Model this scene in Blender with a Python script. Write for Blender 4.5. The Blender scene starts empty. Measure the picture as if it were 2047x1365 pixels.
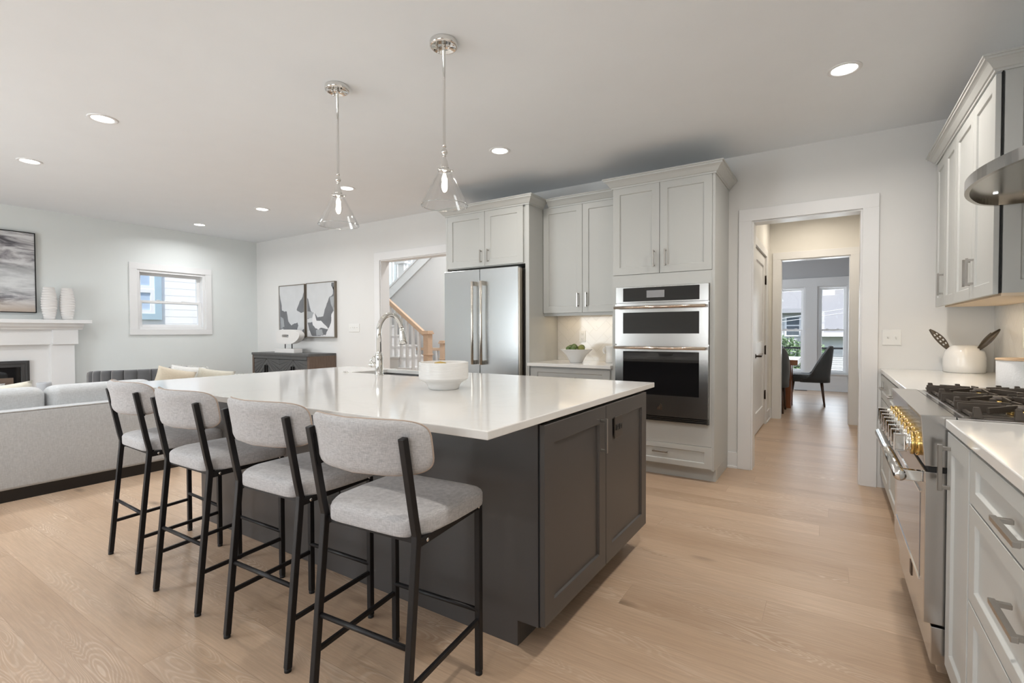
import bpy, bmesh, math, random
from mathutils import Vector, Matrix
random.seed(7)
C = bpy.context.scene.collection
S = bpy.context.scene

# ------------------------------------------------------------ camera, world, lights, exposure
CAM_Z = 1.215
def setup_camera():
    yaw, pitch, roll, fpx = 0.573589, 0.019798, -0.0031092, 986.97
    F = Vector((-math.sin(yaw)*math.cos(pitch), math.cos(yaw)*math.cos(pitch), -math.sin(pitch)))
    R = Vector((math.cos(yaw), math.sin(yaw), 0)); U = R.cross(F)
    R2 = R*math.cos(roll)+U*math.sin(roll); U2 = -R*math.sin(roll)+U*math.cos(roll)
    cd = bpy.data.cameras.new('camera'); co = bpy.data.objects.new('camera', cd); C.objects.link(co)
    m = Matrix((( R2.x, U2.x, -F.x, 0), (R2.y, U2.y, -F.y, 0), (R2.z, U2.z, -F.z, CAM_Z), (0,0,0,1)))
    co.matrix_world = m
    cd.sensor_width = 36; cd.lens = fpx/2047*36; cd.clip_start = .02; cd.clip_end = 200
    S.camera = co
setup_camera()
S.view_settings.view_transform = 'Standard'; S.view_settings.look = 'None'
S.view_settings.gamma = 1; S.view_settings.exposure = -0.3
S.view_settings.use_curve_mapping = False

w = bpy.data.worlds.new('world'); S.world = w; w.use_nodes = True
nt = w.node_tree; bg = nt.nodes['Background']
sky = nt.nodes.new('ShaderNodeTexSky'); sky.sky_type = 'NISHITA'; sky.sun_disc = False
sky.sun_elevation = math.radians(55); sky.sun_rotation = math.radians(160); sky.air_density = 1.0; sky.dust_density = 2.0
nt.links.new(sky.outputs[0], bg.inputs[0]); bg.inputs[1].default_value = 0.42

def area(name, loc, rot, sx, sy, power, col=(1,1,1), shape='RECTANGLE', spread=180, spec=None):
    l = bpy.data.lights.new(name, 'AREA'); l.shape = shape; l.size = sx
    if shape in ('RECTANGLE','ELLIPSE'): l.size_y = sy
    l.energy = power; l.color = col; l.spread = math.radians(spread)
    if spec is not None: l.specular_factor = spec
    o = bpy.data.objects.new(name, l); C.objects.link(o); o.location = loc; o.rotation_euler = rot
    return o
def point(name, loc, power, col=(1,1,1), r=.02):
    l = bpy.data.lights.new(name, 'POINT'); l.energy = power; l.color = col; l.shadow_soft_size = r
    o = bpy.data.objects.new(name, l); C.objects.link(o); o.location = loc; return o
H = math.pi/2
sun = bpy.data.lights.new('sun', 'SUN'); sun.energy = 5.5; sun.angle = math.radians(.6); sun.color = (1,.96,.9)
so = bpy.data.objects.new('sun', sun); C.objects.link(so)
so.rotation_euler = Vector((-.42,.62,-1.0)).to_track_quat('-Z','Y').to_euler()
# daylight through the windows of the room (south wall behind the camera, dining room, stair well)
DAY = (.90,.96,1.0)
area('daylight_slider', (-5.2,-2.60,1.2), (H+.3,0,0), 1.8, 2.1, 165, DAY)
area('daylight_kitchen_window', (-1.2,-2.60,1.5), (H+.2,0,0), 1.9, 1.2, 52, (.97,.98,1.0))
area('daylight_dining', (-.35,12.1,1.25), (-H,0,0), 1.4, 1.8, 60, DAY)
area('daylight_dining_side', (-3.3,9.8,1.4), (H,0,-H), 2.2, 1.6, 60, DAY)
area('daylight_stairwell', (-6.8,8.45,2.95), (-H-.1,0,0), 1.6, 1.3, 150, DAY)
area('foyer_fill', (-4.7,5.9,3.86), (0,0,0), .5, .5, 85, (1,.98,.95), 'DISK', 170)  # unseen fill light added to brighten the foyer and stairs, no fixture
# ceiling lamps: positions of the recessed lights
DL_IN = [(-4.381,1.403),(-6.0,1.389),(-7.527,3.503),(-5.942,3.493),(-4.334,3.481),(-2.364,3.477),(0.053,3.51)]
DL_OUT = [(-.05,1.35),(-7.5,-.6),(-5.9,-.6),(-4.3,-.6),(-2.4,-.6),(-.6,-.6)]
DLP = 10.0
for i,(x,y) in enumerate(DL_IN+DL_OUT):
    warm = (1,.94,.87) if x > -3 else (.98,.99,1.0)
    area('downlight_lamp', (x,y,2.735), (0,0,0), .10, .10, DLP*(.9 if (y < 0 and x > -1) else .3 if (y < 0 and x > -3) else 1.9 if (x > -.2 and y > 0) else 1.45 if x < -4 else 1), warm, 'DISK', 160)
for x,y in ((-.2,5.6),(-.2,7.1)):
    area('hall_lamp', (x,y,2.73), (0,0,0), .12, .12, 9, (1,.90,.76), 'DISK', 170)
# under-cabinet strips
area('undercabinet_strip_back', (-2.03,4.58,1.385), (0,0,0), .7, .05, 1.1, (1,.80,.55))
area('undercabinet_strip_right', (.78,4.0,1.372), (0,0,0), .03, .9, 1.5, (1,.80,.55))

# ------------------------------------------------------------ materials
MATS = {}
def new_mat(name):
    m = bpy.data.materials.new(name); m.use_nodes = True
    return m, m.node_tree, m.node_tree.nodes['Principled BSDF']
def mat(name, col, rough=.5, metal=0, bump=0, bscale=60, var=0, vscale=4, stretch=None, coat=0, aniso=0, spec=None, sheen=0):
    if name in MATS: return MATS[name]
    m, t, p = new_mat(name)
    p.inputs['Base Color'].default_value = (*col,1); p.inputs['Roughness'].default_value = rough
    p.inputs['Metallic'].default_value = metal
    if coat: p.inputs['Coat Weight'].default_value = coat; p.inputs['Coat Roughness'].default_value = .05
    if aniso: p.inputs['Anisotropic'].default_value = aniso
    if spec is not None: p.inputs['Specular IOR Level'].default_value = spec
    if sheen: p.inputs['Sheen Weight'].default_value = sheen
    tc = t.nodes.new('ShaderNodeTexCoord'); mp = t.nodes.new('ShaderNodeMapping'); t.links.new(tc.outputs['Object'], mp.inputs[0])
    if stretch: mp.inputs['Scale'].default_value = stretch
    n = t.nodes.new('ShaderNodeTexNoise'); n.inputs['Scale'].default_value = vscale; n.inputs['Detail'].default_value = 4
    t.links.new(mp.outputs[0], n.inputs['Vector'])
    v = var if var else .02
    mx = t.nodes.new('ShaderNodeMix'); mx.data_type = 'RGBA'
    mx.inputs[6].default_value = (*[c*(1-v) for c in col],1); mx.inputs[7].default_value = (*[min(1,c*(1+v)) for c in col],1)
    t.links.new(n.outputs[0], mx.inputs[0]); t.links.new(mx.outputs[2], p.inputs['Base Color'])
    if bump:
        b = t.nodes.new('ShaderNodeBump'); b.inputs['Strength'].default_value = bump; b.inputs['Distance'].default_value = .002
        n2 = t.nodes.new('ShaderNodeTexNoise'); n2.inputs['Scale'].default_value = bscale; n2.inputs['Detail'].default_value = 3
        t.links.new(mp.outputs[0], n2.inputs['Vector']); t.links.new(n2.outputs[0], b.inputs['Height']); t.links.new(b.outputs[0], p.inputs['Normal'])
    MATS[name] = m; return m
def emis(name, col, s):
    if name in MATS: return MATS[name]
    m, t, p = new_mat(name); p.inputs['Base Color'].default_value = (.8,.8,.8,1)
    p.inputs['Emission Color'].default_value = (*col,1); p.inputs['Emission Strength'].default_value = s
    MATS[name] = m; return m
def glass_mat(name, tint=(1,1,1), refl=.08, edge=.5):
    m = bpy.data.materials.new(name); m.use_nodes = True; t = m.node_tree; t.nodes.clear()
    o = t.nodes.new('ShaderNodeOutputMaterial'); mx = t.nodes.new('ShaderNodeMixShader')
    tr = t.nodes.new('ShaderNodeBsdfTransparent'); tr.inputs[0].default_value = (*tint,1)
    gl = t.nodes.new('ShaderNodeBsdfGlossy'); gl.inputs['Roughness'].default_value = .02
    lw = t.nodes.new('ShaderNodeLayerWeight'); lw.inputs[0].default_value = .25
    mr = t.nodes.new('ShaderNodeMapRange'); mr.inputs[3].default_value = refl; mr.inputs[4].default_value = edge
    t.links.new(lw.outputs['Facing'], mr.inputs[0]); t.links.new(mr.outputs[0], mx.inputs[0])
    t.links.new(tr.outputs[0], mx.inputs[1]); t.links.new(gl.outputs[0], mx.inputs[2]); t.links.new(mx.outputs[0], o.inputs[0])
    MATS[name] = m; return m

def floor_mat():
    m, t, p = new_mat('oak_planks'); N = t.nodes.new; L = t.links.new
    tc = N('ShaderNodeTexCoord')
    br = N('ShaderNodeTexBrick'); br.offset = 0; br.offset_frequency = 2; br.squash = 1
    br.inputs['Scale'].default_value = 1; br.inputs['Brick Width'].default_value = 2.1; br.inputs['Row Height'].default_value = .19
    br.inputs['Mortar Size'].default_value = .0014; br.inputs['Mortar Smooth'].default_value = .3; br.inputs['Bias'].default_value = 0
    br.inputs['Color1'].default_value = (0,0,0,1); br.inputs['Color2'].default_value = (1,1,1,1); br.inputs['Mortar'].default_value = (.5,.5,.5,1)
    # per plank offset for the grain
    sep = N('ShaderNodeSeparateXYZ'); L(tc.outputs['Object'], sep.inputs[0])
    row = N('ShaderNodeMath'); row.operation = 'DIVIDE'; row.inputs[1].default_value = .19; L(sep.outputs[1], row.inputs[0])
    fl = N('ShaderNodeMath'); fl.operation = 'FLOOR'; L(row.outputs[0], fl.inputs[0])
    wn = N('ShaderNodeTexWhiteNoise'); wn.noise_dimensions = '1D'; L(fl.outputs[0], wn.inputs['W'])
    sh = N('ShaderNodeMath'); sh.operation = 'MULTIPLY_ADD'; sh.inputs[1].default_value = 2.1; L(wn.outputs[0], sh.inputs[0]); L(sep.outputs[0], sh.inputs[2])
    cb = N('ShaderNodeCombineXYZ'); L(sh.outputs[0], cb.inputs[0]); L(sep.outputs[1], cb.inputs[1]); L(cb.outputs[0], br.inputs['Vector'])
    off = N('ShaderNodeMath'); off.operation = 'MULTIPLY'; off.inputs[1].default_value = 7.31; L(fl.outputs[0], off.inputs[0])
    bw = N('ShaderNodeRGBToBW'); L(br.outputs['Color'], bw.inputs[0])
    o2 = N('ShaderNodeMath'); o2.operation = 'MULTIPLY_ADD'; o2.inputs[1].default_value = 13.7; L(bw.outputs[0], o2.inputs[0]); L(off.outputs[0], o2.inputs[2])
    cmb = N('ShaderNodeCombineXYZ'); L(sep.outputs[0], cmb.inputs[0]); L(sep.outputs[1], cmb.inputs[1]); L(o2.outputs[0], cmb.inputs[2])
    # cathedral grain: contour lines of a stretched noise
    mp = N('ShaderNodeMapping'); mp.inputs['Scale'].default_value = (1.25,7.0,1); L(cmb.outputs[0], mp.inputs[0])
    n1 = N('ShaderNodeTexNoise'); n1.inputs['Scale'].default_value = 1.3; n1.inputs['Detail'].default_value = 1.2; n1.inputs['Roughness'].default_value = .45; n1.inputs['Distortion'].default_value = .25; L(mp.outputs[0], n1.inputs['Vector'])
    mu = N('ShaderNodeMath'); mu.operation = 'MULTIPLY'; mu.inputs[1].default_value = 210; L(n1.outputs[0], mu.inputs[0])
    sn = N('ShaderNodeMath'); sn.operation = 'SINE'; L(mu.outputs[0], sn.inputs[0])
    # fine pores
    mp2 = N('ShaderNodeMapping'); mp2.inputs['Scale'].default_value = (6,130,1); L(cmb.outputs[0], mp2.inputs[0])
    n2 = N('ShaderNodeTexNoise'); n2.inputs['Scale'].default_value = 1; n2.inputs['Detail'].default_value = 4; L(mp2.outputs[0], n2.inputs['Vector'])
    g = N('ShaderNodeMapRange'); g.inputs[1].default_value = -.2; g.inputs[2].default_value = 1.0; L(sn.outputs[0], g.inputs[0])
    # where the grain shows strongly
    n3 = N('ShaderNodeTexNoise'); n3.inputs['Scale'].default_value = 1.0; mp3 = N('ShaderNodeMapping'); mp3.inputs['Scale'].default_value = (1.3,5.5,1); L(cmb.outputs[0], mp3.inputs[0]); L(mp3.outputs[0], n3.inputs['Vector'])
    gm = N('ShaderNodeMapRange'); gm.inputs[1].default_value = .50; gm.inputs[2].default_value = .68; gm.inputs[3].default_value = .06; gm.inputs[4].default_value = .9; L(n3.outputs[0], gm.inputs[0])
    gg = N('ShaderNodeMath'); gg.operation = 'MULTIPLY'; L(g.outputs[0], gg.inputs[0]); L(gm.outputs[0], gg.inputs[1])
    gp = N('ShaderNodeMath'); gp.operation = 'MULTIPLY'; L(gg.outputs[0], gp.inputs[0]); L(n2.outputs[0], gp.inputs[1])
    base = N('ShaderNodeMix'); base.data_type = 'RGBA'; base.inputs[6].default_value = (.43,.292,.19,1); base.inputs[7].default_value = (.565,.405,.277,1); L(bw.outputs[0], base.inputs[0])
    # broad warm / cool blotches
    n4 = N('ShaderNodeTexNoise'); n4.inputs['Scale'].default_value = 1.6; n4.inputs['Detail'].default_value = 3
    mp4 = N('ShaderNodeMapping'); mp4.inputs['Scale'].default_value = (.8,3.5,1); L(cmb.outputs[0], mp4.inputs[0]); L(mp4.outputs[0], n4.inputs['Vector'])
    bl = N('ShaderNodeMapRange'); bl.inputs[1].default_value = .3; bl.inputs[2].default_value = .75; bl.inputs[3].default_value = 0; bl.inputs[4].default_value = .45; L(n4.outputs[0], bl.inputs[0])
    b2 = N('ShaderNodeMix'); b2.data_type = 'RGBA'; b2.inputs[7].default_value = (.60,.45,.33,1); L(bl.outputs[0], b2.inputs[0]); L(base.outputs[2], b2.inputs[6])
    b3 = N('ShaderNodeMix'); b3.data_type = 'RGBA'; b3.inputs[7].default_value = (.80,.68,.55,1); L(b2.outputs[2], b3.inputs[6])
    gs = N('ShaderNodeMath'); gs.operation = 'MULTIPLY'; gs.inputs[1].default_value = .85; L(gp.outputs[0], gs.inputs[0]); L(gs.outputs[0], b3.inputs[0])
    # fine dark fibre
    fd = N('ShaderNodeMapRange'); fd.inputs[1].default_value = .35; fd.inputs[2].default_value = .7; fd.inputs[3].default_value = .90; fd.inputs[4].default_value = 1.06; L(n2.outputs[0], fd.inputs[0])
    b4 = N('ShaderNodeVectorMath'); b4.operation = 'SCALE'; L(b3.outputs[2], b4.inputs[0]); L(fd.outputs[0], b4.inputs['Scale'])
    # knots
    vo = N('ShaderNodeTexVoronoi'); vo.inputs['Scale'].default_value = 1.0
    mp5 = N('ShaderNodeMapping'); mp5.inputs['Scale'].default_value = (1.1,3.0,1); L(cmb.outputs[0], mp5.inputs[0]); L(mp5.outputs[0], vo.inputs['Vector'])
    kn = N('ShaderNodeMapRange'); kn.inputs[1].default_value = .01; kn.inputs[2].default_value = .11; kn.inputs[3].default_value = .50; kn.inputs[4].default_value = 1; L(vo.outputs['Distance'], kn.inputs[0])
    b5 = N('ShaderNodeVectorMath'); b5.operation = 'SCALE'; L(b4.outputs[0], b5.inputs[0]); L(kn.outputs[0], b5.inputs['Scale'])
    sm = N('ShaderNodeMix'); sm.data_type = 'RGBA'; sm.inputs[7].default_value = (.26,.16,.09,1); L(b5.outputs[0], sm.inputs[6])
    se = N('ShaderNodeMath'); se.operation = 'MULTIPLY'; se.inputs[1].default_value = .38; L(br.outputs['Fac'], se.inputs[0]); L(se.outputs[0], sm.inputs[0])
    L(sm.outputs[2], p.inputs['Base Color'])
    p.inputs['Roughness'].default_value = .36; p.inputs['Specular IOR Level'].default_value = .45
    bm_ = N('ShaderNodeBump'); bm_.inputs['Strength'].default_value = .25; bm_.inputs['Distance'].default_value = .0012
    hh = N('ShaderNodeMath'); hh.operation = 'SUBTRACT'; L(n2.outputs[0], hh.inputs[0]); L(br.outputs['Fac'], hh.inputs[1]); L(hh.outputs[0], bm_.inputs['Height']); L(bm_.outputs[0], p.inputs['Normal'])
    return m
def quartz_mat():
    m, t, p = new_mat('white_quartz'); N = t.nodes.new; L = t.links.new
    tc = N('ShaderNodeTexCoord'); n = N('ShaderNodeTexNoise'); n.inputs['Scale'].default_value = 1.1; n.inputs['Detail'].default_value = 6; n.inputs['Distortion'].default_value = 1.2
    L(tc.outputs['Object'], n.inputs['Vector'])
    s = N('ShaderNodeMath'); s.operation = 'SUBTRACT'; s.inputs[1].default_value = .5; L(n.outputs[0], s.inputs[0])
    a = N('ShaderNodeMath'); a.operation = 'ABSOLUTE'; L(s.outputs[0], a.inputs[0])
    r = N('ShaderNodeMapRange'); r.inputs[1].default_value = 0; r.inputs[2].default_value = .018; r.inputs[3].default_value = .12; r.inputs[4].default_value = 0; L(a.outputs[0], r.inputs[0])
    mx = N('ShaderNodeMix'); mx.data_type = 'RGBA'; mx.inputs[6].default_value = (.80,.79,.765,1); mx.inputs[7].default_value = (.64,.62,.59,1)
    L(r.outputs[0], mx.inputs[0]); L(mx.outputs[2], p.inputs['Base Color']); p.inputs['Roughness'].default_value = .09; p.inputs['Specular IOR Level'].default_value = .55
    return m
def fabric_mat(name, a, b, scale=420, rough=.9):
    if name in MATS: return MATS[name]
    m, t, p = new_mat(name); N = t.nodes.new; L = t.links.new
    tc = N('ShaderNodeTexCoord')
    def ns(sc):
        mp = N('ShaderNodeMapping'); mp.inputs['Scale'].default_value = sc; L(tc.outputs['Object'], mp.inputs[0])
        n = N('ShaderNodeTexNoise'); n.inputs['Scale'].default_value = 1; n.inputs['Detail'].default_value = 3; L(mp.outputs[0], n.inputs['Vector']); return n
    n1 = ns((scale*.12,scale*.12,scale)); n2 = ns((scale,scale,scale*.12))
    ad = N('ShaderNodeMath'); ad.operation = 'ADD'; L(n1.outputs[0], ad.inputs[0]); L(n2.outputs[0], ad.inputs[1])
    r = N('ShaderNodeMapRange'); r.inputs[1].default_value = .75; r.inputs[2].default_value = 1.25; L(ad.outputs[0], r.inputs[0])
    mx = N('ShaderNodeMix'); mx.data_type = 'RGBA'; mx.inputs[6].default_value = (*a,1); mx.inputs[7].default_value = (*b,1)
    L(r.outputs[0], mx.inputs[0]); L(mx.outputs[2], p.inputs['Base Color']); p.inputs['Roughness'].default_value = rough
    bm_ = N('ShaderNodeBump'); bm_.inputs['Strength'].default_value = .3; bm_.inputs['Distance'].default_value = .001; L(ad.outputs[0], bm_.inputs['Height']); L(bm_.outputs[0], p.inputs['Normal'])
    p.inputs['Sheen Weight'].default_value = .15
    MATS[name] = m; return m
def brushed(name, col=(.62,.62,.61), rough=.27, along='z'):
    if name in MATS: return MATS[name]
    m, t, p = new_mat(name); N = t.nodes.new; L = t.links.new
    p.inputs['Base Color'].default_value = (*col,1); p.inputs['Metallic'].default_value = 1
    tc = N('ShaderNodeTexCoord'); mp = N('ShaderNodeMapping')
    mp.inputs['Scale'].default_value = {'z':(400,400,3),'x':(3,400,400),'y':(400,3,400)}[along]
    L(tc.outputs['Object'], mp.inputs[0]); n = N('ShaderNodeTexNoise'); n.inputs['Scale'].default_value = 1; n.inputs['Detail'].default_value = 2
    L(mp.outputs[0], n.inputs['Vector']); r = N('ShaderNodeMapRange'); r.inputs[3].default_value = rough-.02; r.inputs[4].default_value = rough+.03
    L(n.outputs[0], r.inputs[0]); L(r.outputs[0], p.inputs['Roughness']); MATS[name] = m; return m
def herring_mat():
    m, t, p = new_mat('herringbone_tile'); N = t.nodes.new; L = t.links.new
    tc = N('ShaderNodeTexCoord')
    sp = N('ShaderNodeSeparateXYZ'); L(tc.outputs['Object'], sp.inputs[0])
    ad = N('ShaderNodeMath'); L(sp.outputs[0], ad.inputs[0]); L(sp.outputs[1], ad.inputs[1])   # runs along x or y walls
    cm = N('ShaderNodeCombineXYZ'); L(ad.outputs[0], cm.inputs[0]); L(sp.outputs[2], cm.inputs[1])
    def bricks(rot):
        mp = N('ShaderNodeMapping'); mp.inputs['Rotation'].default_value = (0,0,rot); L(cm.outputs[0], mp.inputs[0])
        b = N('ShaderNodeTexBrick'); b.inputs['Scale'].default_value = 1; b.inputs['Brick Width'].default_value = .225; b.inputs['Row Height'].default_value = .075
        b.inputs['Mortar Size'].default_value = .0022; b.inputs['Color1'].default_value = (.76,.74,.70,1); b.inputs['Color2'].default_value = (.735,.715,.675,1); b.inputs['Mortar'].default_value = (.68,.66,.62,1)
        L(mp.outputs[0], b.inputs['Vector']); return b
    b1 = bricks(math.radians(45)); b2 = bricks(math.radians(-45))
    # alternate columns so the tiles meet in chevrons
    fr = N('ShaderNodeMath'); fr.operation = 'DIVIDE'; fr.inputs[1].default_value = .159; L(ad.outputs[0], fr.inputs[0])
    fl = N('ShaderNodeMath'); fl.operation = 'FLOOR'; L(fr.outputs[0], fl.inputs[0])
    mo = N('ShaderNodeMath'); mo.operation = 'PINGPONG'; mo.inputs[1].default_value = 1; L(fl.outputs[0], mo.inputs[0])
    mx = N('ShaderNodeMix'); mx.data_type = 'RGBA'; L(mo.outputs[0], mx.inputs[0]); L(b1.outputs[0], mx.inputs[6]); L(b2.outputs[0], mx.inputs[7])
    mf = N('ShaderNodeMix'); L(mo.outputs[0], mf.inputs[0]); L(b1.outputs['Fac'], mf.inputs[2]); L(b2.outputs['Fac'], mf.inputs[3])
    L(mx.outputs[2], p.inputs['Base Color']); p.inputs['Roughness'].default_value = .12
    bu = N('ShaderNodeBump'); bu.inputs['Strength'].default_value = .5; bu.inputs['Distance'].default_value = .002; bu.invert = True
    L(mf.outputs[0], bu.inputs['Height']); L(bu.outputs[0], p.inputs['Normal']); return m

M_WALL = mat('wall_paint', (.755,.785,.775), .75, bump=.04, bscale=500)
M_WALLK = mat('kitchen_wall_paint', (.75,.745,.73), .75, bump=.04, bscale=500)
M_HALL = mat('hall_wall_paint', (.79,.77,.725), .75)
M_GREY = mat('grey_wall_paint', (.50,.50,.505), .75)
M_CEIL = mat('ceiling_paint', (.83,.855,.88), .85)
M_TRIM = mat('white_trim', (.80,.80,.80), .35)
M_FLOOR = floor_mat(); M_QZ = quartz_mat(); M_TILE = herring_mat()
M_CAB = mat('grey_cabinet_paint', (.52,.525,.505), .38)
M_CABIN = mat('birch_cabinet_underside', (.72,.58,.42), .5, var=.06, stretch=(2,30,2))
M_ISL = mat('charcoal_cabinet_paint', (.066,.060,.057), .34)
M_DARK = mat('dark_gap', (.01,.01,.01), .7)
M_NICK = mat('brushed_nickel', (.43,.41,.385), .28, 1)
M_CHR = mat('polished_chrome', (.78,.77,.75), .06, 1)
M_SS = brushed('brushed_steel', (.50,.50,.50), .24, 'x')
M_SSV = brushed('brushed_steel_vertical', (.52,.535,.54), .25, 'z')
M_SSY = brushed('brushed_steel_side', (.56,.55,.54), .20, 'y')
M_SSO = brushed('oven_steel', (.50,.495,.485), .20, 'x')
M_BLKG = mat('black_oven_glass', (.008,.008,.009), .03, spec=.8)
M_BLKM = mat('black_powder_coat', (.009,.008,.0085), .45, spec=.35, bump=.05, bscale=900)
M_RUB = mat('black_rubber', (.012,.012,.012), .7)
M_IRON = mat('cast_iron', (.060,.047,.036), .45, .2, bump=.25, bscale=700)
M_BRASS = mat('brass', (.72,.50,.18), .18, 1)
M_STOOL = fabric_mat('stool_fabric', (.37,.36,.365), (.55,.54,.54), 500)
M_SOFA = fabric_mat('sofa_fabric', (.44,.45,.455), (.57,.58,.585), 330)
M_CREAM = fabric_mat('cream_fabric', (.60,.57,.48), (.70,.67,.58), 300)
M_TAN = fabric_mat('tan_fabric', (.58,.51,.40), (.68,.60,.48), 300)
M_WHF = fabric_mat('white_fabric', (.70,.70,.68), (.80,.80,.78), 260)
M_VELV = mat('charcoal_velvet', (.085,.085,.09), .8, sheen=.6, var=.2, vscale=9)
M_CER = mat('white_ceramic', (.80,.79,.77), .18)
M_CERM = mat('matte_white_ceramic', (.74,.72,.70), .6)
M_PLATE = mat('white_plastic', (.80,.80,.78), .3)
M_GLASS = glass_mat('clear_glass', (1,1,1), .03, .5)
M_PANE = glass_mat('window_glass', (.98,.99,1), .03, .3)
M_OAK = mat('light_oak', (.62,.44,.31), .4, var=.12, vscale=6, stretch=(3,3,20))

# ------------------------------------------------------------ mesh helpers
class MB:
    def __init__(s): s.v = []; s.f = []; s.m = []; s.sm = []
    def add(s, vs, fs, mi=0, smooth=False):
        o = len(s.v); s.v += [tuple(v) for v in vs]; s.f += [tuple(i+o for i in f) for f in fs]
        s.m += [mi]*len(fs); s.sm += [smooth]*len(fs)
    def box(s, x0,x1,y0,y1,z0,z1, mi=0):
        if x0>x1: x0,x1=x1,x0
        if y0>y1: y0,y1=y1,y0
        if z0>z1: z0,z1=z1,z0
        s.add([(x0,y0,z0),(x1,y0,z0),(x1,y1,z0),(x0,y1,z0),(x0,y0,z1),(x1,y0,z1),(x1,y1,z1),(x0,y1,z1)],
              [(0,3,2,1),(4,5,6,7),(0,1,5,4),(1,2,6,5),(2,3,7,6),(3,0,4,7)], mi); return s
    def hexa(s, p, mi=0):   # 8 corners, order as box
        s.add(p, [(0,3,2,1),(4,5,6,7),(0,1,5,4),(1,2,6,5),(2,3,7,6),(3,0,4,7)], mi); return s
    def loft(s, loops, cap=True, mi=0, smooth=True, closed=True):
        n = len(loops[0]); vs = [p for l in loops for p in l]; fs = []
        for i in range(len(loops)-1):
            for j in range(n if closed else n-1):
                k = (j+1)%n; fs.append((i*n+j, i*n+k, (i+1)*n+k, (i+1)*n+j))
        if cap: fs.append(tuple(reversed(range(n)))); fs.append(tuple(range((len(loops)-1)*n, len(loops)*n)))
        s.add(vs, fs, mi, smooth); return s
    def lathe(s, prof, c=(0,0,0), n=32, mi=0, cap=True, axis='z', smooth=True):
        loops = []
        for r,h in prof:
            r = max(r, 1e-5); l = []
            for i in range(n):
                a = 2*math.pi*i/n; u,v = r*math.cos(a), r*math.sin(a)
                l.append({'z':(c[0]+u,c[1]+v,c[2]+h),'x':(c[0]+h,c[1]+u,c[2]+v),'y':(c[0]+v,c[1]+h,c[2]+u)}[axis])
            loops.append(l)
        return s.loft(loops, cap, mi, smooth)
    def tube(s, pts, r, n=12, mi=0, cap=True, smooth=True):
        pts = [Vector(p) for p in pts]; rs = r if isinstance(r,(list,tuple)) else [r]*len(pts)
        loops = []; up = None
        for i,p in enumerate(pts):
            d = ((pts[min(i+1,len(pts)-1)]-p).normalized()+(p-pts[max(i-1,0)]).normalized())
            d = d.normalized() if d.length > 1e-6 else Vector((0,0,1))
            if up is None: up = Vector((0,0,1)) if abs(d.z) < .9 else Vector((1,0,0))
            a = d.cross(up).normalized(); up = a.cross(d).normalized()
            loops.append([tuple(p+a*rs[i]*math.cos(t)+up*rs[i]*math.sin(t)) for t in [2*math.pi*k/n for k in range(n)]])
        return s.loft(loops, cap, mi, smooth)
    def bar(s, pts, wx, wy, side=(1,0,0), mi=0):   # rectangular section along pts; side = direction of width wx
        pts = [Vector(p) for p in pts]; sd = Vector(side).normalized(); loops = []
        for i,p in enumerate(pts):
            d1 = (pts[min(i+1,len(pts)-1)]-pts[max(i-1,0)]).normalized(); nn = sd.cross(d1).normalized()
            loops.append([tuple(p+sd*a*wx/2+nn*b*wy/2) for a,b in ((-1,-1),(1,-1),(1,1),(-1,1))])
        return s.loft(loops, True, mi, False)
    def prism(s, poly, axis, a, b, mi=0):          # poly 2D extruded along axis between a and b
        def P(u,v,w): return {'y':(u,w,v),'x':(w,u,v),'z':(u,v,w)}[axis]
        n = len(poly); vs = [P(u,v,a) for u,v in poly]+[P(u,v,b) for u,v in poly]
        fs = [tuple(range(n)), tuple(reversed(range(n,2*n)))]+[(i,i+n,(i+1)%n+n,(i+1)%n) for i in range(n)]
        s.add(vs, fs, mi); return s
    def build(s, name, m, parent=None, bevel=0, seg=2, loc=None, weld=False):
        ms = m if isinstance(m,(list,tuple)) else [m]
        me = bpy.data.meshes.new(name)
        off = Vector(parent.location) if parent is not None else Vector((0,0,0))
        me.from_pydata([tuple(Vector(v)-off) for v in s.v], [], s.f)
        for x in ms: me.materials.append(x)
        for p,mi,sm in zip(me.polygons, s.m, s.sm): p.material_index = mi; p.use_smooth = sm
        b = bmesh.new(); b.from_mesh(me)
        if weld: bmesh.ops.remove_doubles(b, verts=b.verts, dist=1e-5)
        bmesh.ops.recalc_face_normals(b, faces=b.faces); b.to_mesh(me); b.free()
        o = bpy.data.objects.new(name, me); C.objects.link(o)
        if parent is not None:
            o.parent = parent
            OFF[o.name] = off
        if bevel:
            md = o.modifiers.new('bevel','BEVEL'); md.width = bevel; md.segments = seg; md.limit_method = 'ANGLE'; md.angle_limit = math.radians(40); md.harden_normals = False
        return o
OFF = {}
_build = MB.build
def build(s, name, m, parent=None, **k):
    # parts are given in world coordinates of the un-rotated thing; sub-parts share the offset of their part
    if parent is not None and parent.name in OFF:
        off = OFF[parent.name]; s.v = [tuple(Vector(v)-off) for v in s.v]
        o = _build(s, name, m, None, **k); o.parent = parent; OFF[o.name] = off; return o
    return _build(s, name, m, parent, **k)
MB.build = build
def tag(o, label=None, cat=None, group=None, kind=None):
    if label: o['label'] = label
    if cat: o['category'] = cat
    if group: o['group'] = group
    if kind: o['kind'] = kind
    return o
def thing(name, label, cat, loc=(0,0,0), group=None):
    o = bpy.data.objects.new(name, None); C.objects.link(o); o.location = loc; o.empty_display_size = .1
    return tag(o, label, cat, group)
def struct(o): o['kind'] = 'structure'; return o
def copy_tree(o, parent=None):
    c = o.copy(); C.objects.link(c); c.parent = parent
    for ch in [x for x in bpy.data.objects if x.parent == o and x is not c]: copy_tree(ch, c)
    return c
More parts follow.
